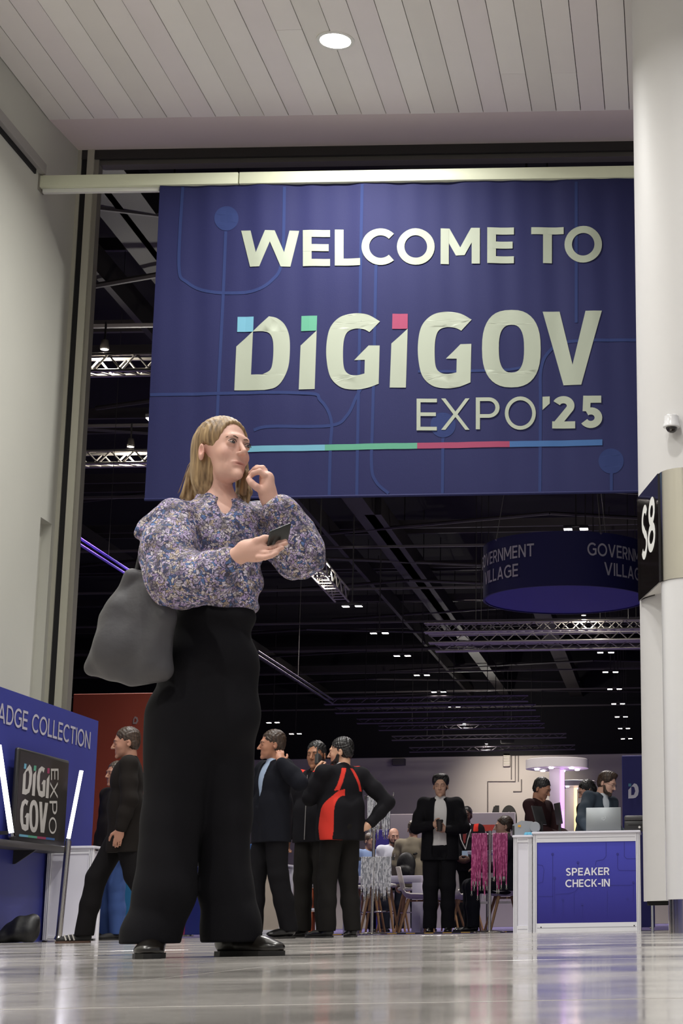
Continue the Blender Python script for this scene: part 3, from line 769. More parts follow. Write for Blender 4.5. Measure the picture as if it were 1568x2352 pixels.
# equipment on the counters
def laptop(x, y, z, ry_, label):
    r = empty('laptop', (x, y, z), ry_, label, 'laptop')
    al = mat('laptop shell', '8b8f92', .35, metal=.5)
    MB().rbox((-.18, -.0, 0), (.18, .24, .014), .004, 2).build('base', al, r, 40)
    MB().box((-.16, .03, .0142), (.16, .15, .016)).build('keyboard', dark_gap, r)
    R = rx(math.radians(-8))
    lid = MB().rbox((-.18, -.008, 0), (.18, 0, .235), .004, 2, R, (0, 0, .012)).build('lid', al, r, 40)
    MB().box((-.168, 0.0005, .012), (.168, .002, .225), R, (0, 0, .012)).build('screen', mat('laptop screen', 'b9c4d8', .3, emit='b9c4d8', strength=.8), lid)
    mb = MB(); pts = arc(0, .125, .02, .02, 0, 360, 24)[:-1]
    for q in stroke2d(pts, .003, True): mb.add([R @ Vector((v[0], -.0085, v[1])) + Vector((0, 0, .012)) for v in q], [(0, 1, 2, 3)])
    ee = [[(-.009, .119), (-.009, .131), (-.006, .131), (-.006, .119)], [(-.004, .123), (.003, .130), (.004, .127), (-.002, .121)], [(.004, .119), (.004, .131), (.007, .131), (.007, .119)]]
    for g in ee: mb.add([R @ Vector((a, -.0085, b)) + Vector((0, 0, .012)) for a, b in g], [(0, 1, 2, 3)])
    mb.build('emblem', mat('laptop emblem', 'a9adb0', .2, metal=.8), lid)
laptop(x_at(1386, YK + .2, 1.1), YK + .15, hk + .022, 0, 'open silver laptop standing back towards us on the check-in counter')
pr = empty('label_printer', (x_at(1456, YK + .2, 1.1), YK + .22, hk + .022), 0, 'dark grey label printer on the check-in counter beside the column', 'printer')
dgrey = mat('printer grey', '3c3a3b', .5); dgrey2 = mat('printer dark grey', '262526', .45)
MB().rbox((-.10, -.13, 0), (.12, .14, .10), .015, 3).build('body', dgrey2, pr, 40)
MB().rbox((-.10, -.13, .10), (.12, .14, .155), .02, 3).build('lid', dgrey, pr, 40)
MB().box((-.06, -.134, .055), (.1, -.128, .063)).build('paper_slot', dark_gap, pr)
MB().lathe([(0, 0), (.012, 0), (.012, .006), (0, .006)], 14, (.055, -.136, .035), R=rx(math.radians(90))).build('button', mat('pale button', 'c9c5c0', .4), pr)
sc_ = empty('card_printer', (x_at(1208, YK + .2, .95), YK + .2, hw + .022), 0, 'light grey badge printer with yellow mark on the narrow wing', 'printer')
lg = mat('printer light grey', '8f939a', .5)
MB().prism([(-.13, 0), (.13, 0), (.13, .10), (.07, .14), (-.04, .15), (-.10, .12), (-.13, .11)], -.12, .14).build('body', lg, sc_, 30)
MB().box((-.132, -.122, .0), (-.11, .142, .1)).build('side_cover', dgrey2, sc_)
MB().box((-.075, -.124, .085), (-.045, -.119, .105)).build('yellow_mark', mat('yellow print', 'd29a2c', .5), sc_)
MB().lathe([(0, 0), (.05, 0), (.055, .02), (.05, .06), (0, .06)], 18, (.1, -.1, .08), R=rx(math.radians(90))).build('roll', lg, sc_, 40)
cl_ = MB()
for k in range(5): cl_.lathe([(0, 0), (.02, .0), (.025, .012), (.012, .028), (0, .03)], 7, (.016 * k - .03, .008 * (k % 2), 0))
tag(cl_.build('cloth', mat('light blue cloth', '6cb6d6', .8), None, 60, (x_at(1215, YK + .08, .95), YK + .06, hw + .0225)), 'crumpled light blue cloth on the white wing', 'cloth')
def tablet(px, y, z, rz_, tilt, label, w_=.2, h_=.28):
    r = empty('tablet_stand', (x_at(px, y, z), y, z), rz_, label, 'tablet')
    MB().rbox((-.07, -.06, 0), (.07, .07, .012), .004).build('foot', dgrey2, r, 40)
    MB().box((-.015, -.01, .01), (.015, .012, .12)).build('neck', dgrey2, r)
    R = rx(tilt)
    MB().rbox((-w_ / 2, -.008, 0), (w_ / 2, .008, h_), .006, 2, R, (0, 0, .09)).build('screen_case', dgrey2, r, 40)
tablet(1243, YK + .3, hk + .022, math.radians(62), math.radians(-18), 'black tablet on a foot beside the grey badge printer', .2, .2)
tablet(1285, YK + .32, hk + .022, math.radians(-70), math.radians(8), 'upright black screen on the check-in counter near the tower pole', .2, .22)

# ------------------------------------------------------------------ badge collection wall at the left
blue_wall = mat('badge wall blue', '363c8c', .45, noise=.04, nscale=1.0)
XP = at(0, 1577, 15.6).x; zP = at(0, 1577, 15.6).z
def y_on(px, z, x=XP):                          # distance at which the plane X = x shows in column px
    lo, hi = 5.0, 40.0
    for _ in range(50):
        mid = (lo + hi) / 2
        if x_at(px, mid, z) < x: hi = mid
        else: lo = mid
    return (lo + hi) / 2
ye = y_on(226, zP)
bwl = empty('badge_wall', (XP - .05, 14.0, 0), 0, 'blue badge collection wall standing along the white wall', 'display wall')
MB().box((-.05, -3.2, 0), (.05, ye - 14.0, zP)).build('panel', blue_wall, bwl)
wtot, P_ = text_polys('BADGE COLLECTION', .135, .11)
xC = sum(glyph(c_, .135)[0] + .11 for c_ in 'BADGE ')
zt0, zt1 = at(205, 1721.5, y_on(205, 1.6)).z, at(205, 1683, y_on(205, 1.6)).z
yN, yC = y_on(205, zt0), y_on(71, zt0)
Lt = (yN - yC) / (1 - xC / wtot)
mb = MB()
for g in P_: mb.add([(.053 + g.lv * .0005, yN - (1 - x / wtot) * Lt - 14.0, zt0 + (zt1 - zt0) * y) for x, y in g], [tuple(range(len(g)))])
mb.build('lettering', mat('badge wall letters', 'b4b0bc', .5), bwl)
# screen with the logo in front of the wall
ys0, ys1 = y_on(33, 1.0, XP + .1), y_on(150, 1.0, XP + .1)
zs_b, zs_t = at(30, 1934, ys0).z, at(37, 1716, ys0).z
scn = empty('info_screen', (XP + .1, (ys0 + ys1) / 2, zs_b), 0, 'dark upright screen with the expo logo on the badge wall', 'screen')
hy = (ys1 - ys0) / 2
MB().rbox((-.045, -hy, 0), (0, hy, zs_t - zs_b), .02, 3).build('casing', mat('screen casing', '2a2827', .4), scn, 40)
MB().box((-.002, -hy + .025, .06), (.003, hy - .025, zs_t - zs_b - .03)).build('display', mat('display glass', '2c2926', .35, emit='37332f', strength=.1), scn)
MB().box((-.095, -.05, .2), (-.04, .05, .3)).build('bracket', dgrey2, scn)
glow = mat('lit logo', 'b0aca6', .4, emit='c9c6c0', strength=.05)
def scr(px, py, lift=.005):                     # pixel to the screen face
    y = y_on(px, at(px, py, ys0).z, XP + .1); y = y_on(px, at(px, py, y).z, XP + .1)
    p = at(px, py, y); return (lift, p.y - (ys0 + ys1) / 2, p.z - zs_b)
def zs_(p): return (p[0] * .2168, 1560 + p[1] * .2168)
mb = MB()
def sg(poly, holes=()):
    P, T = tri2d(poly, holes); mb.add([scr(*zs_((q.x, q.y))) for q in P], [tuple(t) for t in T])
sg([(268, 960), (308, 902), (328, 935), (336, 1000), (328, 1110), (305, 1200), (268, 1225), (228, 1215), (240, 1010)], [[(270, 985), (262, 1165), (285, 1165), (298, 1110), (305, 1010), (295, 965)]])
sg([(345, 1010), (378, 968), (362, 1238), (332, 1232)])
def G_small(dx, dy, k=1.0):
    return [(dx + x * k, dy + y * k) for x, y in ((84, 22), (70, 70), (52, 45), (34, 80), (28, 180), (34, 260), (60, 265), (60, 190), (46, 190), (68, 145), (92, 150), (84, 315), (52, 332), (18, 310), (0, 230), (0, 110), (18, 30), (50, 0))]
sg(G_small(386, 922)); sg([(490, 1060), (520, 1010), (508, 1262), (478, 1258)])
sg(G_small(208, 1268, 1.03)); sg(sup(352, 1452, 48, 172, 2.4), [sup(352, 1452, 20, 118, 2.4)[::-1]]); sg([(410, 1298), (440, 1300), (447, 1500), (472, 1308), (504, 1312), (462, 1628), (424, 1624)])
mb.build('logo_lettering', glow, scn)
for q, M_ in (([(252, 892), (276, 898), (270, 952), (246, 946)], sky_p), ([(354, 914), (380, 918), (376, 974), (350, 968)], green_p), ([(497, 940), (522, 944), (518, 1002), (494, 996)], red_p),
              ([(198, 1640), (292, 1652), (290, 1676), (196, 1666)], sky_p), ([(292, 1652), (388, 1664), (386, 1688), (290, 1676)], green_p), ([(388, 1664), (482, 1674), (480, 1698), (386, 1688)], red_p), ([(482, 1674), (574, 1686), (572, 1708), (480, 1698)], blue_p)):
    mb = MB(); sg(q); mb.build('logo_square', M_, scn)
mb = MB()                                       # EXPO reads downwards
for ch, ya, yb_ in (('E', 948, 1068), ('X', 1090, 1262), ('P', 1290, 1432), ('O', 1462, 1640)):
    gw, G = glyph(ch, .12)
    for g in G: mb.add([scr(*zs_((530 + 80 * y - (ya - 948) * .04, ya + (yb_ - ya) * x / gw)), .005 + g.lv * .0005) for x, y in g], [tuple(range(len(g)))])
mb.build('lettering', glow, scn)
sh = empty('screen_shelf', (XP + .0, ys0, zs_b - .06), 0, 'dark shelf below the logo screen on the badge wall', 'shelf')
MB().rbox((.0, -3.0, 0), (.24, min(ys1 - ys0 + .02, 16.94 - ys0), .055), .006).build('board', mat('shelf charcoal', '3b3836', .5), sh, 40)
for yy in (-2, -.8, .3): MB().prism([(.0, -.12), (.02, -.12), (.2, 0), (.0, 0)], yy - .01, yy + .01).build('bracket', dgrey2, sh)
led = mat('led tube light', 'ffffff', emit='f3efff', strength=8)
def light_bar(top, bot, pole, label, r_=.017):
    top, bot = Vector(top), Vector(bot); base_ = Vector((pole[0], pole[1], 0)) if pole else bot
    r = empty('light_bar', base_, 0, label, 'light', 'tall light bars beside the badge screen')
    MB().tube([bot - base_, top - base_], r_, 12).build('tube', led, r, 60)
    MB().tube([bot - base_ - (top - bot).normalized() * .03, bot - base_], r_ * 1.3, 12).build('socket', chrome_b, r, 60)
    back = Vector((0, .02, 0))
    MB().tube([bot - base_ + back, top - base_ + back], r_ * .8, 8).build('backing', dgrey2, r, 60)
    if pole:
        MB().tube([(0, 0, .02), bot - base_ - Vector((0, 0, .02))], .028, 14).build('pole', chrome, r, 60)
        MB().lathe([(.17, 0), (.17, .012), (.12, .02), (.04, .026), (.03, .05)], 32).build('foot', chrome, r, 40)
    else:
        MB().box((-.35, -.015, -.01), (0.0, .015, .02)).build('arm', dgrey2, r)
yl = 16.2
pt, pb = at(187, 1770, yl), at(157, 1926, yl); pf = x_at(134, yl)
light_bar(pt, pb, (pf, yl), 'leaning white light tube on a silver pole with round foot')
y1 = y_on(26, 1.0, XP + .3); light_bar(at(-3, 1712, y1), at(26, 1914, y1), None, 'leaning white light tube at the picture edge by the logo screen', .022)
YW = 17.0
counter('badge_counter', x_at(97, YW), x_at(203, YW), YW, at(160, 1949, YW).z, .3, 'plain white-framed counter behind the leaning silver light pole', None, .05, .05)
# black bag on the floor
bgx = x_at(66, 16.3)
# ------------------------------------------------------------------ stands further inside the hall
def slab_thing(name, pa, pb, ptop, y, M_, label, cat, thick=.1, pbot=None, group=None, foot=True):
    x0, x1 = x_at(pa, y, 1.5), x_at(pb, y, 1.5); zt_ = at((pa + pb) / 2, ptop, y).z; zb_ = 0 if pbot is None else at((pa + pb) / 2, pbot, y).z
    r = empty(name, ((x0 + x1) / 2, y, zb_), 0, label, cat, group); a = (x1 - x0) / 2
    MB().rbox((-a, 0, .02 if foot else 0), (a, thick, zt_ - zb_), .008, 1).build('panel', M_, r)
    if foot:
        for s_ in (-1, 1): MB().rbox((s_ * a * .8 - .03, -.12, 0), (s_ * a * .8 + .03, thick + .12, .02), .004, 1).build('foot', alu_dark, r)
    return r, a, zt_ - zb_
orng = mat('stand orange', 'b8563f', .6, noise=.06, nscale=1.2)
r, a, h_ = slab_thing('stand_wall', 150, 440, 1592, 26.0, orng, 'orange-red stand wall behind the woman and the passers-by', 'display wall', .15)
cx_ = r.location.x
mb = MB()
def ow(px, py): p = at(px, py, 26.0); return (p.x - cx_, -.006, p.z)
P, T = tri2d([(306, 1652), (310, 1645), (316, 1648), (318, 1656), (314, 1663), (305, 1663)], [[(309, 1651), (308, 1659), (312, 1659), (314, 1654), (312, 1650)][::-1]])
mb.add([ow(p.x, p.y) for p in P], [tuple(t) for t in T]); mb.build('logo_lettering', mat('pale logo', 'b9a49c', .6), r)
slab_thing('stand_wall', 228, 322, 1900, 20.5, mat('stand cyan', '2f7fb4', .5, noise=.05, nscale=2), 'cyan-blue stand panel behind the person in jeans', 'display wall', .08)
r_, a, h_ = slab_thing('stand_wall', 395, 432, 1990, 23.5, mat('stand crimson', '8e2450', .6), 'crimson stand panel glimpsed between the woman\'s trouser legs', 'display wall', .08)
slab_thing('stand_wall', 433, 520, 1990, 23.6, mat('stand blue', '2f3f98', .6), 'royal blue stand panel glimpsed between the woman\'s trouser legs', 'display wall', .08)
slab_thing('partition_wall', 893, 1182, 1868, 60.0, mat('grey partition', '958d90', .8), 'grey partition wall across the far end of the hall', 'partition', .2, foot=False)
slab_thing('roller_banner', 857, 893, 1905, 30.0, mat('violet banner', '2c2378', .6), 'dark violet banner behind the white lanyards', 'banner', .05)
r, a, h_ = slab_thing('pull_up_banner', 1429, 1500, 1735, 24.0, mat('pull-up blue', '28286e', .6), 'dark blue pull-up banner with a white D beside the column', 'banner', .05)
cx_ = r.location.x; mb = MB()
def pw_(x, y): p = at(1150 + x * .2666, 1700 + y * .2666, 24.0); return (p.x - cx_, -.006, p.z)
P, T = tri2d([(1097, 430), (1122, 402), (1148, 372), (1170, 380), (1183, 405), (1187, 440), (1180, 475), (1160, 496), (1140, 501), (1097, 503)], [[(1122, 402), (1122, 475), (1145, 472), (1157, 440), (1150, 408), (1140, 400)][::-1]])
mb.add([pw_(p.x, p.y) for p in P], [tuple(t) for t in T]); mb.build('logo_lettering', pl, r)
MB().add([pw_(*p) for p in ((1098, 374), (1122, 374), (1122, 399), (1097, 399))], [(0, 1, 2, 3)]).build('logo_square', sky_p, r)
# number on the far wall
mb = MB()
for ch, pa, pb in (('1', 1129, 1146), ('0', 1150, 1187)):
    gw, G = glyph(ch, .24)
    for g in G: mb.add([tuple(at(pa + (pb - pa) * x / gw, 1912 - 62 * y, YBW - .02 - g.lv * .003)) for x, y in g], [tuple(range(len(g)))])
num = mb.build('hall_number', mat('number black', '1b1818', .6)); tag(num, 'black hall number ten painted on the pale far wall', 'number')
for px, py, w_, h_, lab in ((1163, 1745, 16, 30, 'pale service box high on the far wall'), (915, 1750, 30, 16, 'dark louvre vent high on the far wall')):
    p0, p1 = at(px - w_ / 2, py + h_ / 2, YBW - .3), at(px + w_ / 2, py - h_ / 2, YBW - .3)
    e_ = empty('wall_box', ((p0.x + p1.x) / 2, YBW - .3, p0.z), 0, lab, 'box'); a = (p1.x - p0.x) / 2; hh = p1.z - p0.z
    M_ = hall_wall if 'pale' in lab else mat('vent grey', '5d5660', .7)
    MB().rbox((-a, 0, 0), (a, .3, hh), .02, 1).build('body', M_, e_)
    for k in range(4): MB().box((-a * .85, -.02, hh * (.15 + .2 * k)), (a * .85, 0, hh * (.22 + .2 * k))).build('louvre', alu_dark, e_)
cd = mat('wall conduit', '77706f', .6)
for k, (pts) in enumerate(([(1183, 1735), (1183, 1795), (1120, 1795), (1120, 1866)], [(1190, 1735), (1190, 1795)], [(1174, 1735), (1174, 1790)], [(1197, 1790), (1197, 1818), (1178, 1818)])):
    tag(MB().tube([at(x, y, YBW - .05) for x, y in pts], .03, 6).build('conduit_pipe', cd), ('thin grey conduit bending round above the hall number', 'straight thin conduit beside the bent one on the far wall', 'short thin conduit under the pale service box', 'small hooked conduit near the partition top')[k], 'pipe')
# white charging towers with disc canopies
twm = mat('tower white', 'e4dfdd', .5); pink = mat('pink led strip', 'e9b9ff', emit='d79bff', strength=1.6); warm = mat('warm led strip', 'ffe0b0', emit='ffd9a0', strength=1.6); spotm = mat('tower spot', 'ffffff', emit='fff2ff', strength=22)
def tower(px, ptop, pbot, pw2, y, stripM, label, lightc):
    x = x_at(px, y, 2.5); z1 = at(px, ptop, y).z; z0_ = at(px, pbot, y).z; R_ = x_at(px + pw2, y, 2.5) - x
    r = empty('charging_tower', (x, y, 0), 0, label, 'tower', 'white disc-topped towers')
    MB().lathe([(R_, z0_), (R_, z1), (R_ * .96, z1 + .01)], 48).build('canopy', twm, r, 40)
    MB().lathe([(R_ * .3, 0), (R_ * .3, .03), (.1, .05)], 32).build('base', twm, r, 40)
    MB().rbox((-.12, -.08, .03), (.05, .1, z0_), .01).build('column', twm, r, 40)
    MB().box((.055, -.06, .5), (.11, .06, z0_ - .02)).build('light_strip', stripM, r)
    for k in range(6):
        an = k * math.pi / 3 + .3
        MB().lathe([(0, -.02), (.035, -.02), (.035, 0)], 12, (R_ * .66 * math.cos(an), R_ * .66 * math.sin(an), z0_)).build('spot', spotm, r)
    ld = bpy.data.lights.new('tower_lamp', 'POINT'); ld.energy = 9; ld.color = lightc; ld.shadow_soft_size = .3
    lo = bpy.data.objects.new('tower_lamp', ld); COL.objects.link(lo); lo.parent = r; lo.location = (.35, -.3, z0_ - .35)
tower(1279, 1746, 1766, 72, 28.0, pink, 'tall white disc-topped tower with pinkish spots behind the counter', (.95, .7, 1))
tower(1313, 1796, 1808, 55, 38.0, warm, 'farther white disc-topped tower with warm light strip', (1, .8, .55))
# white lounge table, shell chairs, stools
tw = mat('table white', 'c9c5d8', .45); wood = mat('beech wood', '9a7450', .5, noise=.12, nscale=20); shell = mat('chair white', 'd6d0ca', .4)
YT = 24.4
x0, x1 = x_at(800, YT, .7), x_at(975, YT, .7); zt_ = at(960, 2012, YT).z
tb = empty('lounge_table', ((x0 + x1) / 2, YT, 0), 0, 'white slab table with thick ends among the shell chairs', 'table'); a = (x1 - x0) / 2
MB().rbox((-a, -.35, zt_ - .09), (a, .35, zt_), .006).build('tabletop', tw, tb, 40)
for s_ in (-1, 1): MB().rbox((s_ * (a - .06) - .06, -.35, 0), (s_ * (a - .06) + .06, .35, zt_ - .09), .006).build('leg', tw, tb, 40)
def shell_mesh():
    V = []; Fc = []; nu, nv = 14, 16
    prof = [(-.24, .455), (-.21, .44), (-.15, .425), (-.08, .42), (0, .42), (.08, .425), (.14, .445), (.18, .49), (.205, .55), (.22, .61), (.235, .67), (.25, .73), (.262, .78), (.27, .81), (.274, .825)]
    for i, (y, z) in enumerate(prof):
        t = i / (len(prof) - 1); hw_ = .23 - .03 * abs(t - .35) - (.05 * max(0, t - .8) / .2)
        for j in range(nv + 1):
            u = -1 + 2 * j / nv; curl = u * u
            V.append((hw_ * u, y - (.05 * curl if t > .5 else -.0), z + (.06 * curl if t < .55 else .0) * (1 - abs(t - .3))))
    n0 = len(V)
    for v in list(V): V.append((v[0] * .97, v[1] - .006 if v[2] > .5 else v[1], v[2] + (.014 if v[2] <= .5 else .004)))
    for i in range(len(prof) - 1):
        for j in range(nv):
            q = i * (nv + 1) + j; Fc.append((q, q + nv + 1, q + nv + 2, q + 1)); Fc.append((n0 + q, n0 + q + 1, n0 + q + nv + 2, n0 + q + nv + 1))
    m_ = nv + 1
    for i in range(len(prof) - 1):
        for j in (0, nv):
            q = i * m_ + j; Fc.append((q, q + m_, n0 + q + m_, n0 + q))
    for i in (0, len(prof) - 1):
        for j in range(nv): q = i * m_ + j; Fc.append((q, q + 1, n0 + q + 1, n0 + q))
    return MB().add(V, Fc)
ch_me = shell_mesh().mesh('shell', shell, 60); leg_me = {}
def chair(px, y, rot, label):
    r = empty('shell_chair', (x_at(px, y, .3), y, 0), rot, label, 'chair', 'white shell chairs around the lounge table')
    link('shell', ch_me, r)
    for sx in (-1, 1):
        for sy in (-1, 1):
            key = (sx, sy)
            if key not in leg_me: leg_me[key] = MB().tube([(sx * .12, sy * .1, .42), (sx * .23, sy * .22, 0)], [.02, .013], 10).mesh('leg', wood, 60)
            link('leg', leg_me[key], r)
    if 'b' not in leg_me: leg_me['b'] = MB().tube([(-.13, 0, .4), (.13, 0, .4)], .012, 8).tube([(0, -.13, .4), (0, .13, .4)], .012, 8).mesh('cross_brace', wood)
    link('cross_brace', leg_me['b'], r)
chair(956, 23.3, math.radians(100), 'white shell chair with wooden legs, seen side-on before the table')
chair(1022, 24.1, math.radians(175), 'white shell chair partly hidden behind the suited man')
chair(1070, 24.8, math.radians(-80), 'white shell chair right of the security man with lanyard')
chair(1160, 22.05, math.radians(-75), 'white shell chair behind the pink lanyard stand')
chair(1030, 27.8, math.radians(160), 'white shell chair farthest back, glimpsed between the two standing men')
def stool(px, y, label):
    r = empty('bar_stool', (x_at(px, y, .3), y, 0), 0, label, 'stool', 'wooden-legged bar stools at the lounge table')
    MB().rbox((-.19, -.18, .57), (.19, .18, .615), .02, 2).build('seat', shell, r, 40)
    for sx in (-1, 1):
        for sy in (-1, 1): MB().tube([(sx * .11, sy * .1, .58), (sx * .21, sy * .2, 0)], [.02, .014], 8).build('leg', wood, r, 60)
    MB().tube([(.175 * math.cos(k * math.pi / 8), .165 * math.sin(k * math.pi / 8), .27) for k in range(17)], .009, 6).build('foot_ring', chrome, r, 60)
stool(842, 23.8, 'wooden-legged bar stool under the left white lanyards'); stool(872, 23.0, 'empty wooden-legged stool between the lanyards and the side-on shell chair'); stool(947, 25.5, 'wooden-legged stool under the man in khaki'); stool(903, 27.3, 'wooden-legged stool under the bald man'); stool(848, 28.2, 'wooden-legged stool under the visitor in light blue')
def trestle(px, y, label):
    r = empty('high_table', (x_at(px, y, .5), y, 0), 0, label, 'table', 'white high tables')
    MB().rbox((-.35, -.3, .98), (.35, .3, 1.02), .008).build('tabletop', tw, r, 40)
    for sx in (-1, 1):
        for sy in (-1, 1): MB().tube([(sx * .16, sy * .15, .98), (sx * .32, sy * .26, 0)], [.035, .025], 4).build('leg', shell, r)
    MB().box((-.27, -.02, .35), (.27, .02, .38)).build('stretcher', shell, r)
trestle(1140, 23.6, 'white splay-legged high table behind the pink lanyards')
# counters and shelving behind the man on the phone
YQ = 20.0
cb, _p = counter('stand_counter', x_at(553, YQ), x_at(648, YQ), YQ, at(600, 1990, YQ).z, .5, 'cream counter behind the man holding a phone', mat('cream laminate', 'b9ac9c', .55))
slab_thing('stand_wall', 545, 640, 1938, 20.9, mat('teal blue graphic', '2f5f9e', .6), 'blue graphic panel rising behind the cream counter', 'display wall', .06)
yx = 20.2
xs, xe = x_at(688, yx), x_at(727, yx)
su = empty('shelf_unit', ((xs + xe) / 2, yx, 0), 0, 'white shelf unit behind the security men\'s legs', 'shelf'); a = (xe - xs) / 2; hh = at(700, 2028, yx).z
for s_ in (-1, 1): MB().box((s_ * a - .02, 0, 0), (s_ * a + .02, .3, hh)).build('side_panel', wpan, su)
for zz in (.03, hh * .5, hh - .02): MB().box((-a, 0, zz - .01), (a, .3, zz + .01)).build('shelf_board', wpan, su)
for k, zz in enumerate((.041, hh * .5 + .011)):
    bo = empty('storage_box', ((xs + xe) / 2 - .01, yx + .02, zz), 0, ('orange storage box on the lower shelf behind the security men', 'orange storage box on the middle shelf behind the security men')[k], 'box', 'orange boxes in the shelf unit')
    MB().rbox((-a + .03, 0, 0), (a - .05, .26, hh * .36), .008).build('body', mat('orange box', 'a8502a', .6), bo, 40)
    MB().rbox((-a + .025, -.004, hh * .36), (a - .045, .264, hh * .38), .004).build('lid', mat('orange box lid', 'b86a3c', .6), bo, 40)

# ------------------------------------------------------------------ lanyard stands and lanyards
def lanyard_mesh(lenn, seed, w_=.0115):
    """a strap folded over the rail: one leg in front, one behind, meeting at the clip"""
    rnd = random.Random(seed); bf, bb = rnd.uniform(.004, .022), rnd.uniform(.004, .022); ph = rnd.uniform(0, 6)
    path = []
    for i in range(11):
        t = 1 - i / 10; path.append((-.024 * (1 - t ** 3) - bf * math.sin(math.pi * t) - .003 * math.sin(ph + 6 * t), -lenn * t))
    path += [(-.015, .010), (0, .0125), (.015, .010)]
    for i in range(11):
        t = i / 10; path.append((.024 * (1 - t ** 3) + bb * math.sin(math.pi * t) + .003 * math.sin(ph + 5 * t), -lenn * t))
    V = []; Fc = []
    for y, z in path:
        n_ = (1 if y > 0 else -1)
        V += [(-w_ / 2, y, z), (w_ / 2, y, z), (-w_ / 2, y + .0022 * n_, z), (w_ / 2, y + .0022 * n_, z)]
    for i in range(len(path) - 1):
        q = i * 4; Fc += [(q, q + 1, q + 5, q + 4), (q + 2, q + 6, q + 7, q + 3), (q, q + 4, q + 6, q + 2), (q + 1, q + 3, q + 7, q + 5)]
    return MB().add(V, Fc)
def strap_mat(name, c1, c2):
    M = bpy.data.materials.new(name); M.use_nodes = True; N, L = M.node_tree.nodes, M.node_tree.links
    tc = N.new('ShaderNodeTexCoord'); mp = N.new('ShaderNodeMapping'); mp.inputs['Scale'].default_value = (30, 30, 14)
    oi = N.new('ShaderNodeObjectInfo'); mlt = N.new('ShaderNodeMath'); mlt.operation = 'MULTIPLY'; mlt.inputs[1].default_value = 90; L.new(oi.outputs['Random'], mlt.inputs[0]); vad = N.new('ShaderNodeVectorMath'); vad.operation = 'ADD'; L.new(tc.outputs['Object'], mp.inputs[0]); L.new(mp.outputs[0], vad.inputs[0]); L.new(mlt.outputs[0], vad.inputs[1]); br = N.new('ShaderNodeTexNoise'); br.inputs['Scale'].default_value = 1.6; br.inputs['Detail'].default_value = 1; L.new(vad.outputs[0], br.inputs['Vector'])
    cr = N.new('ShaderNodeValToRGB'); cr.color_ramp.interpolation = 'CONSTANT'; e = cr.color_ramp.elements; e[0].color = (*lin(c1), 1); e[1].color = (*lin(c2), 1); e[1].position = .53
    L.new(br.outputs['Fac'], cr.inputs[0]); L.new(cr.outputs[0], N['Principled BSDF'].inputs['Base Color']); N['Principled BSDF'].inputs['Roughness'].default_value = .5
    return M
st_w, st_p = strap_mat('white strap', 'cfcfd6', '8d8f98'), strap_mat('pink strap', '8e2060', 'b85689')
clip_me = MB().rbox((-.006, -.004, -.03), (.006, .004, 0), .002, 1).tube([(0, 0, -.03), (.008, 0, -.04), (0, 0, -.055), (-.008, 0, -.042), (0, 0, -.03)], .0025, 5).mesh('clip', chrome)
def bunch(x0, x1, y, z, lenn, n_, M_, label, group, seed):
    rnd = random.Random(seed); protos = []
    for k in range(4): protos.append((lanyard_mesh(lenn * (.80 + .08 * k), seed * 7 + k).mesh('strap', M_), lenn * (.80 + .08 * k)))
    for k in range(n_):
        x = x0 + (x1 - x0) * k / (n_ - 1); me, ln_ = protos[rnd.randrange(4)]
        r = empty('lanyard', (x, y, z), 0, label, 'lanyard', group); r.rotation_euler = (rnd.uniform(-.03, .03), rnd.uniform(-.022, .022), 0)
        link('strap', me, r); link('clip', clip_me, r, (0, 0, -ln_ + .002))
def stand(px, y, ptop, tiers, label):
    x = x_at(px, y, .5); z1 = at(px, ptop, y).z
    r = empty('lanyard_stand', (x, y, 0), 0, label, 'stand')
    MB().lathe([(.17, 0), (.17, .012), (.15, .02), (.03, .03)], 32).build('foot', chrome, r, 40)
    MB().tube([(0, 0, .02), (0, 0, z1)], .018, 12).build('pole', chrome, r, 60)
    for pa, pb, py in tiers:
        z_ = at(px, py, y).z; xa_, xb_ = x_at(pa, y, z_) - x, x_at(pb, y, z_) - x
        MB().tube([(xa_ - .02, 0, z_ + .02), (xa_ - .015, 0, z_), (xb_ + .015, 0, z_), (xb_ + .03, 0, z_ + .01), (xb_ + .03, 0, z_ + .045)], .006, 8).build('hanging_rail', chrome, r, 60)
        for q in (xa_ - .012, xb_ + .012): MB().box((q - .012, -.012, z_ - .03), (q + .012, .012, z_ + .008)).build('rail_clamp', dgrey2, r)
    return x, z1
YV = 19.8
stand(856, YV, 1822, ((842, 897, 1830), (828, 900, 1970)), 'chrome stand carrying white lanyards on two rails')
bunch(x_at(846, YV, 1.4), x_at(893, YV, 1.4), YV, at(856, 1830, YV).z, .40, 13, st_w, 'white lanyard on the upper rail of the chrome stand', 'white lanyards on the upper rail', 3)
bunch(x_at(832, YV, .8), x_at(897, YV, .8), YV, at(856, 1970, YV).z, .40, 18, st_w, 'white lanyard on the lower rail of the chrome stand', 'white lanyards on the lower rail', 4)
YI = 19.4
stand(1124, YI, 1908, ((1083, 1166, 1916),), 'chrome stand with round foot carrying pink lanyards')
bunch(x_at(1085, YI, .9), x_at(1117, YI, .9), YI, at(1124, 1916, YI).z, .62, 11, st_p, 'pink printed lanyard hanging left of the chrome pole', 'pink lanyards left of the pole', 5)
bunch(x_at(1133, YI, .9), x_at(1164, YI, .9), YI, at(1124, 1916, YI).z, .56, 11, st_p, 'pink printed lanyard hanging right of the chrome pole', 'pink lanyards right of the pole', 6)
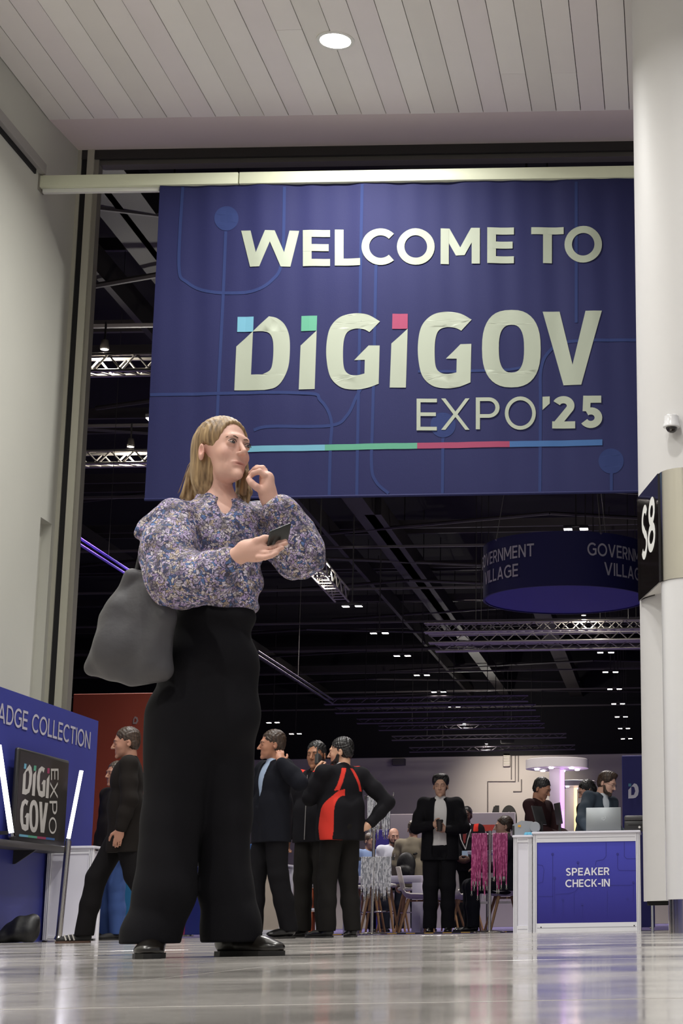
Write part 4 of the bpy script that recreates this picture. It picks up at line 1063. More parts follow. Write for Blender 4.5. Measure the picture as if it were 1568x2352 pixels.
# yellow and black edging strip and violet carpet threshold
ht = tag(empty('trim_2', (0, 19.9, .002)), kind='structure'); ht['label'] = 'black and yellow warning strip across the hall carpet'
yel = mat('warning yellow', 'a8842e', .6)
xs_ = x_at(700, 19.9)
for k in range(24):
    MB().prism([(0, 0), (.1, 0), (.1, .012), (0, .012)], 0, .09).build('strip_piece', yel if k % 2 else dark_gap, ht, None, (xs_ + k * .1, 0, 0))
# sloping rails; violet light is put into the first one's colour and glow
for k, (q0, q1, yq, lab) in enumerate(((( 150, 1222), (330, 1338), 27.0, 'violet-lit steel rail sloping behind the shoulder bag'), ((592, 1500), (765, 1612), 40.0, 'thin pale steel rail sloping below the blue hall haze'))):
    a_, b_ = at(*q0, yq), at(*q1, yq + 6)
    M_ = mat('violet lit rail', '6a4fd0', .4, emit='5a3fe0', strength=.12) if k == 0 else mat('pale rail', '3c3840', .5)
    e_ = empty('sloping_rail', (a_ + b_) / 2, 0, lab, 'rail')
    for dz in (-.05, .05): MB().tube([a_ - (a_ + b_) / 2 + Vector((0, 0, dz)), b_ - (a_ + b_) / 2 + Vector((0, 0, dz))], .022, 6).build('rail_bar', M_, e_)
    MB().tube([(0, 0, .05), (0, 0, 14.0 - ((a_ + b_) / 2).z)], .005, 5).build('suspension_cable', steel_dark, e_)
slab_thing('lit_display', 1058, 1070, 2030, 29.0, mat('lit display', 'dfe4ff', emit='cfd8ff', strength=2.2), 'bright screen glimpsed between the standing men\'s legs', 'screen', .05, None, foot=True)
rs_ = empty('red_sign', at(1118, 1909, 28.5), 0, 'small red sign behind the security man with lanyard', 'sign')
MB().prism([(-.12, 0), (.08, 0), (.13, .10), (-.13, .10)], 0, .02).build('panel', mat('sign red', 'a03226', .6), rs_); MB().tube([(0, .03, -rs_.location.z), (0, .03, .05)], .012, 8).build('post', dgrey2, rs_)

# ------------------------------------------------------------------ rounded bodies: smooth union of cones and ellipsoids, meshed as one surface
def cone(p1, r1, p2, r2, k=.02): return ('c', np.array(p1, float), r1, np.array(p2, float), r2, k, 1)
def elli(c, r, R=None, k=.02): return ('e', np.array(c, float), np.array(r, float), np.eye(3) if R is None else np.array(R, float), None, k, 1)
def neg(p, k=.01): return p[:5] + (k, -1)
def chain(pts, k=.02):
    """pts: list of (point, radius)"""
    return [cone(a[0], a[1], b[0], b[1], k) for a, b in zip(pts[:-1], pts[1:])]
def move(prims, R, t):
    R = np.array(R, float); t = np.array(t, float); out = []
    for p in prims:
        if p[0] == 'c': out.append(('c', R @ p[1] + t, p[2], R @ p[3] + t, p[4], p[5], p[6]))
        else: out.append(('e', R @ p[1] + t, p[2], R @ p[3], None, p[5], p[6]))
    return out
def grow(prims, g):
    return [(('c', p[1], p[2] + g, p[3], p[4] + g, p[5], p[6]) if p[0] == 'c' else ('e', p[1], p[2] + g, p[3], None, p[5], p[6])) for p in prims]
def _bbox(p):
    if p[0] == 'c':
        lo = np.minimum(p[1] - p[2], p[3] - p[4]); hi = np.maximum(p[1] + p[2], p[3] + p[4])
    else:
        e_ = np.sqrt(((p[3] * p[2]) ** 2).sum(1)); lo, hi = p[1] - e_, p[1] + e_
    return lo, hi
def _eval(p, X, Y, Z):
    if p[0] == 'c':
        a, b = p[1], p[3]; ba = b - a; L2 = float(ba @ ba) + 1e-12
        t = np.clip(((X - a[0]) * ba[0] + (Y - a[1]) * ba[1] + (Z - a[2]) * ba[2]) / L2, 0, 1)
        return np.sqrt((X - a[0] - t * ba[0]) ** 2 + (Y - a[1] - t * ba[1]) ** 2 + (Z - a[2] - t * ba[2]) ** 2) - (p[2] + (p[4] - p[2]) * t)
    c, r, R = p[1], p[2], p[3]
    dx, dy, dz = X - c[0], Y - c[1], Z - c[2]
    u = R[0, 0] * dx + R[1, 0] * dy + R[2, 0] * dz; v = R[0, 1] * dx + R[1, 1] * dy + R[2, 1] * dz; w = R[0, 2] * dx + R[1, 2] * dy + R[2, 2] * dz
    k0 = np.sqrt((u / r[0]) ** 2 + (v / r[1]) ** 2 + (w / r[2]) ** 2); k1 = np.sqrt((u / r[0] ** 2) ** 2 + (v / r[1] ** 2) ** 2 + (w / r[2] ** 2) ** 2)
    return k0 * (k0 - 1) / np.maximum(k1, 1e-9)
def sdf_mesh(prims, vox, warp=None, clip=None):
    """warp(X, Y, Z) is added to the field (folds); clip: list of (point, normal) half-spaces that are cut away on the normal's side"""
    bb = [_bbox(p) for p in prims if p[6] > 0]
    lo = np.min([b[0] for b in bb], 0) - 4 * vox; hi = np.max([b[1] for b in bb], 0) + 4 * vox
    n = np.ceil((hi - lo) / vox).astype(int) + 1
    ax = [(lo[i] + vox * np.arange(n[i])).astype(np.float32) for i in range(3)]
    f = np.full(n, .5, np.float32)
    for p in prims:
        k = max(p[5], 1e-4); b0, b1 = _bbox(p); pad = k + 3 * vox
        s = [slice(max(0, int((b0[i] - pad - lo[i]) / vox)), min(n[i], int((b1[i] + pad - lo[i]) / vox) + 2)) for i in range(3)]
        if any(q.stop <= q.start for q in s): continue
        X, Y, Z = ax[0][s[0]][:, None, None], ax[1][s[1]][None, :, None], ax[2][s[2]][None, None, :]
        d = _eval(p, X, Y, Z).astype(np.float32); g = f[s[0], s[1], s[2]]
        if p[6] > 0:
            h = np.clip(.5 + .5 * (d - g) / k, 0, 1); f[s[0], s[1], s[2]] = d * (1 - h) + g * h - k * h * (1 - h)
        else:
            d = -d; h = np.clip(.5 - .5 * (d - g) / k, 0, 1); f[s[0], s[1], s[2]] = d * (1 - h) + g * h + k * h * (1 - h)
    X, Y, Z = ax[0][:, None, None], ax[1][None, :, None], ax[2][None, None, :]
    if warp is not None:
        near = np.abs(f) < .06
        f = np.where(near, f + warp(X, Y, Z).astype(np.float32), f)
    for q, nn in (clip or ()):
        f = np.maximum(f, ((X - q[0]) * nn[0] + (Y - q[1]) * nn[1] + (Z - q[2]) * nn[2]).astype(np.float32))
    ins = f < 0
    c = ins[:-1, :-1, :-1].astype(np.int8)
    for i, j, k in ((1, 0, 0), (0, 1, 0), (1, 1, 0), (0, 0, 1), (1, 0, 1), (0, 1, 1), (1, 1, 1)):
        c = c + ins[i:n[0] - 1 + i, j:n[1] - 1 + j, k:n[2] - 1 + k]
    I = np.argwhere((c > 0) & (c < 8))
    idx = np.full(np.array(n) - 1, -1, np.int32); idx[I[:, 0], I[:, 1], I[:, 2]] = np.arange(len(I))
    acc = np.zeros((len(I), 3)); cnt = np.zeros(len(I))
    cor = [(i, j, k) for i in (0, 1) for j in (0, 1) for k in (0, 1)]
    vals = {q: f[I[:, 0] + q[0], I[:, 1] + q[1], I[:, 2] + q[2]] for q in cor}
    for a in cor:
        for axn in range(3):
            if a[axn]: continue
            b = list(a); b[axn] = 1; b = tuple(b)
            fa, fb = vals[a], vals[b]; m_ = (fa < 0) != (fb < 0)
            t = np.where(m_, fa / np.where(fa == fb, 1, fa - fb), 0)
            P = np.array(a, float)[None, :].repeat(len(I), 0); P[:, axn] = t
            acc += P * m_[:, None]; cnt += m_
    V = lo + vox * (I + acc / np.maximum(cnt, 1)[:, None])
    faces = []
    for axn in range(3):
        o1, o2 = (axn + 1) % 3, (axn + 2) % 3
        A = [slice(None)] * 3; B = [slice(None)] * 3; A[axn] = slice(0, n[axn] - 1); B[axn] = slice(1, n[axn])
        m_ = ins[tuple(A)] != ins[tuple(B)]
        E_ = np.argwhere(m_); E_ = E_[(E_[:, o1] > 0) & (E_[:, o2] > 0) & (E_[:, o1] < n[o1] - 1) & (E_[:, o2] < n[o2] - 1)]
        sg_ = ins[tuple(A)][E_[:, 0], E_[:, 1], E_[:, 2]]
        q = []
        for d1, d2 in ((1, 1), (0, 1), (0, 0), (1, 0)):
            C = E_.copy(); C[:, o1] -= d1; C[:, o2] -= d2; q.append(idx[C[:, 0], C[:, 1], C[:, 2]])
        Q = np.stack(q, 1); Q[~sg_] = Q[~sg_][:, ::-1]; faces.append(Q)
    return V, np.concatenate(faces)
def sdf_obj(name, prims, vox, M, parent, warp=None, clip=None, color=None, smooth=1):
    V, Q = sdf_mesh(prims, vox, warp, clip)
    me = bpy.data.meshes.new(name)
    me.vertices.add(len(V)); me.vertices.foreach_set('co', V.astype(np.float32).ravel())
    me.loops.add(len(Q) * 4); me.loops.foreach_set('vertex_index', Q.astype(np.int32).ravel())
    me.polygons.add(len(Q)); me.polygons.foreach_set('loop_start', np.arange(0, len(Q) * 4, 4, dtype=np.int32))
    me.update(calc_edges=True); me.validate(); me.shade_smooth()
    me.materials.append(M)
    if color is not None:
        ca = me.color_attributes.new('Col', 'FLOAT_COLOR', 'POINT'); ca.data.foreach_set('color', np.concatenate([color(V), np.ones((len(V), 1))], 1).astype(np.float32).ravel())
    return link(name, me, parent)
def col_mat(name, rough=.6, bump=.15, bscale=140, sss=0.0, sheen=0.0, spec=.4):
    if name in MATS: return MATS[name]
    M = bpy.data.materials.new(name); M.use_nodes = True; MATS[name] = M
    N, L = M.node_tree.nodes, M.node_tree.links; b = N['Principled BSDF']
    at_ = N.new('ShaderNodeAttribute'); at_.attribute_name = 'Col'; L.new(at_.outputs['Color'], b.inputs['Base Color']); b.inputs['Roughness'].default_value = rough
    b.inputs['Specular IOR Level'].default_value = spec
    if sss: b.inputs['Subsurface Weight'].default_value = sss; b.inputs['Subsurface Radius'].default_value = (.012, .005, .003); b.inputs['Subsurface Scale'].default_value = .6
    if sheen: b.inputs['Sheen Weight'].default_value = sheen
    if bump:
        tc = N.new('ShaderNodeTexCoord'); nz = N.new('ShaderNodeTexNoise'); nz.inputs['Scale'].default_value = bscale; L.new(tc.outputs['Object'], nz.inputs['Vector'])
        bp = N.new('ShaderNodeBump'); bp.inputs['Strength'].default_value = bump; bp.inputs['Distance'].default_value = .004; L.new(nz.outputs['Fac'], bp.inputs['Height']); L.new(bp.outputs[0], b.inputs['Normal'])
    return M
def flat(c):
    c = np.array(lin(c)); return lambda V: np.repeat(c[None], len(V), 0)
def folds(amp, fx=9., fz=14., seed=0.):
    def w(X, Y, Z):
        a = np.sin(fx * X + 5 * Y + fz * .5 * Z + 2.2 * np.sin(11 * X - 6 * Z + seed) + 1.7 * np.sin(13 * Y + 5 * Z + seed * 2))
        b = np.sin(1.9 * fx * Y - fz * .8 * Z + 2.0 * np.sin(8 * Z + 15 * X + seed * 3))
        return amp * (a * .6 + b * .5)
    return w

def head_prims(jaw=1.0, nose=1.0):
    """a head looking along -Y, eyes at the origin's height; about 0.24 m from chin to crown"""
    P = [elli((0, .016, .042), (.075, .096, .086), k=.01), elli((0, -.026, -.020), (.061 * jaw, .066, .082), k=.03),
         elli((0, -.034, -.076), (.047 * jaw, .048, .037), k=.025), elli((0, -.078, -.106), (.018 * jaw, .016, .015), k=.025),
         cone((-.032, -.080, .028), .012, (.032, -.080, .028), .012, k=.02),
         elli((-.038, -.056, -.026), (.020, .020, .022), k=.02), elli((.038, -.056, -.026), (.020, .020, .022), k=.02),
         cone((0, -.089, .014), .0072 * nose, (0, -.108 - .006 * nose, -.030), .0112 * nose, k=.009),
         elli((-.0105 * nose, -.099, -.034), (.0075, .009, .0065), k=.006), elli((.0105 * nose, -.099, -.034), (.0075, .009, .0065), k=.006)]
    for s in (-1, 1): P.append(neg(elli((s * .032, -.101, .004), (.0185, .018, .0125)), .009))
    for s in (-1, 1): P.append(elli((s * .031, -.080, .004), (.0155, .0130, .0120), k=.004))
    P += [elli((0, -.0810, -.0640), (.0265, .0120, .0062), k=.006), elli((0, -.0800, -.0745), (.0225, .0120, .0070), k=.006), neg(elli((0, -.0920, -.0690), (.0275, .0065, .0015)), .0015),
          neg(elli((-.0065, -.105, -.0415), (.0035, .005, .0028)), .003), neg(elli((.0065, -.105, -.0415), (.0035, .005, .0028)), .003)]
    for s in (-1, 1):
        R = np.array(Euler((0, 0, s * .35)).to_matrix())
        P += [elli((s * .080, .018, -.008), (.009, .021, .031), R, .008), neg(elli((s * .089, .008, -.004), (.007, .011, .016), R), .005)]
    return P
def hand_prims(w, f, n, side, curl=.5, spread=.0, thumb=.6, s=1.0, curls=None):
    """palm and five fingers: wrist w, finger direction f, palm normal n (the way fingers curl), side = direction of the thumb"""
    w, f, n, side = (np.array(v, float) for v in (w, f, n, side)); f /= np.linalg.norm(f)
    side = side - f * (side @ f); side /= np.linalg.norm(side); n2 = np.cross(f, side); n = n2 * (1 if n2 @ n > 0 else -1)
    R = np.stack([side, n, f], 1)
    P = [elli(w + f * .048 * s, (.040 * s, .0165 * s, .053 * s), R, .02), cone(w - f * .02 * s, .024 * s, w + f * .03 * s, .024 * s, .02)]
    for i, (o, ln_) in enumerate(((.028, .070), (.010, .080), (-.009, .075), (-.026, .060))):
        b = w + f * (.088 - abs(o) * .12) * s + side * o * s; d = f + side * o * 6 * spread; d /= np.linalg.norm(d); r_ = (.0095 - .0008 * i) * s
        cu = (curls[i] if curls else curl); ang = cu * .55
        for j, fr in enumerate((.44, .31, .25)):
            dd = d * math.cos(ang) + n * math.sin(ang); e_ = b + dd * ln_ * fr * s
            P.append(cone(b, r_ * (1 - .06 * j), e_, r_ * (1 - .06 * (j + 1)), .004)); b = e_; ang += cu * .95
    b = w + f * .022 * s + side * .026 * s; t1 = side * .75 + f * .65 + n * .25 * thumb; t1 /= np.linalg.norm(t1); e_ = b + t1 * .042 * s
    P.append(cone(b, .0145 * s, e_, .0115 * s, .01)); t2 = f * .85 + side * .25 + n * .55 * thumb; t2 /= np.linalg.norm(t2); e2 = e_ + t2 * .033 * s
    P.append(cone(e_, .0112 * s, e2, .0100 * s, .004)); t3 = f * .8 + n * .6 * thumb; t3 /= np.linalg.norm(t3); P.append(cone(e2, .0100 * s, e2 + t3 * .024 * s, .0085 * s, .004))
    return P
eye_w = mat('eye white', '9a918b', .2); eye_d = mat('iris dark', '1d1512', .1); 
def eyes(parent, R, c, s=1.0, open_=1.0, iris='iris dark'):
    R = Matrix(R); c = Vector(c)
    for sx in (-1, 1):
        p = c + R @ Vector((sx * .031, -.0885, .004)) * s
        mb = MB(); mb.lathe([(0, -.0085), (.0065, -.006), (.0095, 0), (.0065, .006), (0, .0085)], 14)
        mb.v = [tuple(R @ (Vector((v[0] * 1.25, v[1] * .75, v[2] * .72 * open_)) * s) + p) for v in mb.v]
        e_ = mb.build('eye', eye_w, parent, 80)
        mb = MB(); mb.lathe([(0, -.003), (.0058, -.0015), (.0066, .001)], 12, R=rx(math.radians(90)))
        q = c + R @ Vector((sx * .031, -.0945, .004)) * s
        mb.v = [tuple(R @ (Vector((v[0], v[1] * .5, v[2] * .95 * open_)) * s) + q) for v in mb.v]
        mb.build('iris', MATS[iris], e_, 80)
def lashes(parent, R, c, M_, s=1.0, th=.0019):
    R = Matrix(R); c = Vector(c)
    for sx in (-1, 1):
        pts = [(.017, -.0925, .0075), (.024, -.0975, .0118), (.031, -.0985, .0130), (.039, -.0955, .0115), (.0475, -.0875, .0065)]
        MB().tube([c + R @ Vector((sx * x, y, z)) * s for x, y, z in pts], [th * .7 * s, th * s, th * 1.2 * s, th * 1.2 * s, th * .8 * s], 6).build('eyelash', M_, parent, 80)
def brows(parent, R, c, M_, s=1.0, th=.0038):
    R = Matrix(R); c = Vector(c)
    for sx in (-1, 1):
        pts = [(.012, -.0945, .0235), (.024, -.0945, .0275), (.038, -.0875, .0280), (.050, -.0765, .0225)]
        MB().tube([c + R @ Vector((sx * x, y, z)) * s for x, y, z in pts], [th * s, th * 1.15 * s, th * s, th * .5 * s], 6).build('eyebrow', M_, parent, 80)

# black bag slumped on the floor
bb_ = empty('duffel_bag', (bgx, 16.0, 0), 0, 'slumped black bag on the floor against the blue wall', 'bag')
sdf_obj('body', [elli((0, 0, .08), (.13, .11, .08), None, .03), cone((-.14, 0, .04), .04, (.02, 0, .15), .07, .06), cone((.02, 0, .13), .07, (.12, .02, .17), .07, .06), elli((.12, -.02, .1), (.07, .08, .12), None, .05), elli((-.1, -.05, .05), (.08, .06, .05), None, .03)], .008, mat('black nylon', '141314', .5, bump=.4, bscale=12), bb_, warp=folds(.006, 30, 40, 2.0), clip=[((0, 0, 0.001), (0, 0, -1))])

# ------------------------------------------------------------------ the woman with the phone
YWM = 5.95
wroot = Vector((x_at(450, YWM), YWM, 0))
wm = empty('person', wroot, 0, 'woman in floral blouse and wide black trousers touching her ear, phone in hand', 'person')
def P3(px, py, dy=0.0): return np.array(at(px, py, YWM + dy) - wroot)
PXM = 1 / 675.0                                  # metres per pixel at her distance
def Hm(yaw, pitch, roll=0.): return np.array((Matrix.Rotation(yaw, 3, 'Z') @ Matrix.Rotation(roll, 3, 'Y') @ Matrix.Rotation(pitch, 3, 'X')))
WR = Hm(math.radians(50), math.radians(-9), math.radians(4)); WC = P3(514, 1043, -.02)
skin_c = lin('dcae9c')
hp = head_prims(.88, .82)
body = move(hp, WR, WC)
neck0 = P3(500, 1172, .03); neck1 = WC + WR @ np.array((0, .03, -.07))
torso_w = [cone(neck0, .050, neck1, .044, .010), elli(P3(500, 1260), (.13, .10, .2), k=.05), elli(P3(495, 1390), (.13, .1, .12), k=.05),
           cone(P3(415, 1195, -.08), .05, P3(592, 1195, .10), .05, .04)]
sR, eR, wR_ = P3(398, 1200, -.12), P3(405, 1345, -.20), P3(540, 1281, -.30)
sL, eL, wL_ = P3(602, 1200, .11), P3(690, 1280, .02), P3(620, 1150, -.05)
arms_w = chain([(sR, .048), (eR, .04), (wR_, .026)]) + chain([(sL, .048), (eL, .04), (wL_, .026)])
# right hand under the phone: palm up, fingers reaching right
def finger(pts, r0, k=.004): return chain([(P3(*p), r0 * q) for p, q in zip(pts, (1.0, .95, .9, .8))], k)
handR = [elli(P3(578, 1265, -.315), (.052, .02, .036), Hm(math.radians(8), 0, math.radians(16)), .02), cone(wR_, .026, P3(570, 1266, -.31), .026, .02), elli(P3(592, 1262, -.31), (.036, .022, .03), None, .02)]
handR += finger([(570, 1258, -.325), (590, 1243, -.325), (607, 1237, -.32), (621, 1236, -.315)], .0125, .008)      # thumb on top
handR += finger([(600, 1252, -.30), (622, 1248, -.295), (640, 1247, -.29), (655, 1243, -.285)], .0094)
handR += finger([(600, 1261, -.315), (622, 1259, -.315), (640, 1254, -.31), (656, 1248, -.305)], .0096)
handR += finger([(598, 1271, -.325), (618, 1270, -.33), (634, 1266, -.325), (648, 1258, -.32)], .0094)
handR += finger([(592, 1280, -.33), (608, 1281, -.335), (622, 1277, -.335), (636, 1270, -.33)], .0088)
# left hand at the ear: wrist low, finger tips meeting the thumb at the jaw
handL = [elli(P3(612, 1116, -.06), (.024, .030, .046), Hm(math.radians(20), 0, math.radians(12)), .02), cone(wL_, .026, P3(615, 1130, -.055), .028, .02), elli(P3(611, 1098, -.055), (.022, .03, .022), None, .015)]
handL += finger([(607, 1092, -.085), (596, 1083, -.09), (582, 1087, -.085), (573, 1096, -.08)], .0105)
handL += finger([(610, 1090, -.065), (599, 1076, -.065), (585, 1078, -.06), (575, 1087, -.058)], .0105)
handL += finger([(612, 1090, -.045), (603, 1075, -.04), (590, 1074, -.038), (581, 1081, -.038)], .0102)
handL += finger([(615, 1094, -.03), (608, 1080, -.022), (597, 1077, -.02), (588, 1082, -.02)], .0092)
handL += finger([(600, 1128, -.08), (588, 1118, -.09), (578, 1110, -.092), (571, 1101, -.09)], .0118, .008)
def wskin(V):
    C = np.repeat(np.array(skin_c)[None], len(V), 0)
    L_ = (V - WC) @ WR                            # head frame
    def blob(c, r): return np.exp(-(((L_ - np.array(c)) / np.array(r)) ** 2).sum(1))
    C = C * (1 - .7 * blob((0, -.088, -.069), (.026, .014, .0090)))[:, None] + np.array(lin('a25552'))[None] * (.7 * blob((0, -.088, -.069), (.026, .014, .0090)))[:, None]
    for s in (-1, 1):
        b_ = (.18 * blob((s * .046, -.07, -.03), (.022, .03, .02)))[:, None]; C = C * (1 - b_) + np.array(lin('c97f74'))[None] * b_
        b_ = (.35 * blob((s * .031, -.092, .006), (.021, .012, .010)))[:, None]; C = C * (1 - b_) + np.array(lin('5b3a33'))[None] * b_
        b_ = (.5 * blob((s * .083, .015, -.008), (.012, .02, .03)))[:, None]; C = C * (1 - b_) + np.array(lin('d08a7c'))[None] * b_
    return C
skin_w = col_mat('skin fair', .5, .04, 300, .08)
sdf_obj('body', body + torso_w + arms_w + handR + handL, .0034, skin_w, wm, color=wskin)
mat('iris brown', '2b1d18', .1)
eyes(wm, WR, WC, 1.0, .9, 'iris brown'); brows(wm, WR, WC, mat('brow brown', '5e4533', .7), 1.0, .0019); lashes(wm, WR, WC, mat('lash dark', '2a1d19', .6), 1.0, .0015)
# hair
def streak_mat(name, c1, c2, c3):
    M = bpy.data.materials.new(name); M.use_nodes = True; N, L = M.node_tree.nodes, M.node_tree.links; b = N['Principled BSDF']
    tc = N.new('ShaderNodeTexCoord'); mp = N.new('ShaderNodeMapping'); mp.inputs['Scale'].default_value = (110, 110, 7); L.new(tc.outputs['Object'], mp.inputs[0])
    nz = N.new('ShaderNodeTexNoise'); nz.inputs['Scale'].default_value = 1; nz.inputs['Detail'].default_value = 4; L.new(mp.outputs[0], nz.inputs['Vector'])
    cr = N.new('ShaderNodeValToRGB'); e = cr.color_ramp.elements; e[0].position = .3; e[0].color = (*lin(c1), 1); e[1].position = .7; e[1].color = (*lin(c3), 1); m_ = e.new(.5); m_.color = (*lin(c2), 1)
    L.new(nz.outputs['Fac'], cr.inputs[0]); L.new(cr.outputs[0], b.inputs['Base Color']); b.inputs['Roughness'].default_value = .45
    bp = N.new('ShaderNodeBump'); bp.inputs['Strength'].default_value = .5; bp.inputs['Distance'].default_value = .004; L.new(nz.outputs['Fac'], bp.inputs['Height']); L.new(bp.outputs[0], b.inputs['Normal'])
    return M
hair_blond = streak_mat('dark blond hair', '5f4930', '8f7350', 'b3966c')
cap = move([elli((0, .022, .052), (.086, .105, .092), k=.01), elli((0, .06, -.01), (.078, .075, .11), k=.03), elli((0, .07, -.08), (.07, .055, .09), k=.03)], WR, WC)
cap += move([neg(elli((0, -.100, -.022), (.071, .088, .122)), .012), neg(elli((-.088, .004, -.02), (.03, .03, .045)), .01), neg(elli((-.07, -.05, -.06), (.05, .04, .06)), .01)], WR, WC)
cap += move([cone((.078, .0, .02), .016, (.080, -.015, -.06), .014, .015), cone((.080, -.015, -.06), .014, (.075, -.005, -.13), .012, .01)], WR, WC)
locks = []
for (a, b_, c_, r_) in (((458, 1040, .05), (446, 1085, .07), (424, 1140, .06), .020), ((470, 1050, .06), (458, 1090, .08), (436, 1146, .06), .024), ((474, 1070, .05), (468, 1105, .06), (452, 1150, .04), .022), ((480, 1090, .06), (476, 1115, .05), (468, 1150, .02), .018),
                        ((560, 1085, .10), (566, 1130, .08), (560, 1180, .0), .018), ((550, 1095, .11), (553, 1135, .09), (551, 1176, .02), .016), ((452, 1030, .03), (438, 1090, .05), (417, 1142, .05), .012)):
    locks += chain([(P3(*a), r_), (P3(*b_), r_), (P3(*c_), r_ * .55)], .012)
sdf_obj('hair', cap + locks, .0034, hair_blond, wm, warp=lambda X, Y, Z: .0009 * np.sin(X * 420 + Y * 260 + 2 * np.sin(Z * 14)))
rnd = random.Random(5); mb = MB()
for k in range(70):                               # loose strands along the edge of the hair
    t = rnd.random(); a = P3(452 + 22 * t, 1035 + 30 * t, .04 + .03 * rnd.random()); c_ = P3(412 + 52 * t + rnd.uniform(-6, 6), 1138 + rnd.uniform(-8, 14), .05 + .03 * rnd.random())
    m1 = a * .55 + c_ * .45 + np.array((rnd.uniform(-.006, .012), rnd.uniform(-.02, .01), .01))
    mb.tube([a, (a + m1) / 2 + np.array((.002, 0, .003)), m1, (m1 + c_) / 2, c_], [.0012, .0013, .0012, .001, .0006], 4, False)
for k in range(26):
    t = rnd.random(); a = P3(556 + 12 * t, 1085, .09); c_ = P3(548 + 22 * t, 1178 + rnd.uniform(-6, 8), .0)
    mb.tube([a, (a + c_) / 2 + np.array((.003, 0, 0)), c_], [.0013, .0013, .0007], 4, False)
tag(mb.build('hair_strands', hair_blond, wm, fix=False), kind='stuff')
# floral blouse
fm = bpy.data.materials.new('floral fabric'); fm.use_nodes = True; N, L = fm.node_tree.nodes, fm.node_tree.links; b = N['Principled BSDF']
tc = N.new('ShaderNodeTexCoord')
nzd = N.new('ShaderNodeTexNoise'); nzd.inputs['Scale'].default_value = 40; L.new(tc.outputs['Object'], nzd.inputs['Vector'])
mxv = N.new('ShaderNodeMix'); mxv.data_type = 'RGBA'; mxv.blend_type = 'LINEAR_LIGHT'; mxv.inputs[0].default_value = .018; L.new(tc.outputs['Object'], mxv.inputs[6]); L.new(nzd.outputs['Color'], mxv.inputs[7])
vo = N.new('ShaderNodeTexVoronoi'); vo.inputs['Scale'].default_value = 98; L.new(mxv.outputs[2], vo.inputs['Vector'])
ve = N.new('ShaderNodeTexVoronoi'); ve.feature = 'DISTANCE_TO_EDGE'; ve.inputs['Scale'].default_value = 98; L.new(mxv.outputs[2], ve.inputs['Vector'])
sx_ = N.new('ShaderNodeSeparateColor'); L.new(vo.outputs['Color'], sx_.inputs[0])
cr = N.new('ShaderNodeValToRGB'); cr.color_ramp.interpolation = 'CONSTANT'; e = cr.color_ramp.elements
e[0].position = 0; e[0].color = (*lin('c3b4d2'), 1); e[1].position = .3; e[1].color = (*lin('cbbfba'), 1)
for p_, c_ in ((.46, 'a894bd'), (.6, '5673a8'), (.70, 'b9a592'), (.80, 'd9d0dc'), (.92, '3e4a78')): q = e.new(p_); q.color = (*lin(c_), 1)
L.new(sx_.outputs[0], cr.inputs[0])
ed = N.new('ShaderNodeMapRange'); ed.inputs[1].default_value = .03; ed.inputs[2].default_value = .14; L.new(ve.outputs['Distance'], ed.inputs[0])
nd = N.new('ShaderNodeTexNoise'); nd.inputs['Scale'].default_value = 26; L.new(tc.outputs['Object'], nd.inputs['Vector'])
nr = N.new('ShaderNodeMapRange'); nr.inputs[1].default_value = .46; nr.inputs[2].default_value = .62; nr.inputs[3].default_value = 1; nr.inputs[4].default_value = .35; L.new(nd.outputs['Fac'], nr.inputs[0])
mu = N.new('ShaderNodeMath'); mu.operation = 'MULTIPLY'; L.new(ed.outputs[0], mu.inputs[0]); L.new(nr.outputs[0], mu.inputs[1])
mc = N.new('ShaderNodeMix'); mc.data_type = 'RGBA'; mc.inputs[6].default_value = (*lin('3a3444'), 1); L.new(mu.outputs[0], mc.inputs[0]); L.new(cr.outputs[0], mc.inputs[7]); L.new(mc.outputs[2], b.inputs['Base Color']); b.inputs['Roughness'].default_value = .7
bl = [elli(P3(500, 1262), (.155, .122, .19), k=.05), elli(P3(497, 1345), (.150, .118, .10), k=.05), cone(P3(425, 1198, -.07), .062, P3(588, 1200, .09), .062, .05), cone(P3(500, 1185, .02), .075, P3(500, 1152, .02), .064, .03),
      elli(P3(500, 1392), (.142, .112, .045), k=.03)]
bl += chain([(sR, .078), (P3(388, 1265, -.17), .090), (P3(405, 1330, -.21), .092), (P3(470, 1325, -.25), .080), (P3(512, 1300, -.28), .052), (P3(530, 1289, -.295), .036)], .035)
bl += chain([(sL, .070), (P3(655, 1235, .07), .088), (P3(686, 1268, .02), .086), (P3(672, 1225, -.01), .066), (P3(650, 1180, -.04), .046), (P3(640, 1168, -.045), .048)], .035)
bl += [elli(P3(334, 1218, -.16), (.040, .03, .018), Hm(0, 0, math.radians(-35)), .02), elli(P3(350, 1192, -.15), (.05, .04, .022), Hm(0, 0, math.radians(-40)), .02)]
for px, py, dy in ((668, 1160, -.05), (655, 1152, -.07), (676, 1172, -.03)): bl.append(elli(P3(px, py, dy), (.022, .022, .012), Hm(.3, 0, math.radians(35)), .01))
for k in range(9):                                # frilled neckline
    an = math.radians(-70 + k * 31); c_ = P3(498, 1158, .02) + np.array((.068 * math.sin(an), -.066 * math.cos(an), .010 * math.cos(an * 2)))
    bl.append(elli(c_, (.022, .012, .020), Hm(an, 0, 0), .008))
bl.append(neg(cone(neck0 + np.array((0, -.01, .045)), .054, WC + WR @ np.array((0, .0, -.1)), .062), .006))
bl.append(neg(cone(P3(515, 1178, -.10), .014, P3(512, 1150, -.08), .03), .01))
sdf_obj('blouse', bl, .0042, fm, wm, warp=lambda X, Y, Z: .0045 * np.sin(46 * Z + 24 * X + 2.4 * np.sin(15 * X + 11 * Y)) * .7 + .003 * np.sin(80 * X - 60 * Y + 30 * Z + 2 * np.sin(20 * Z)))
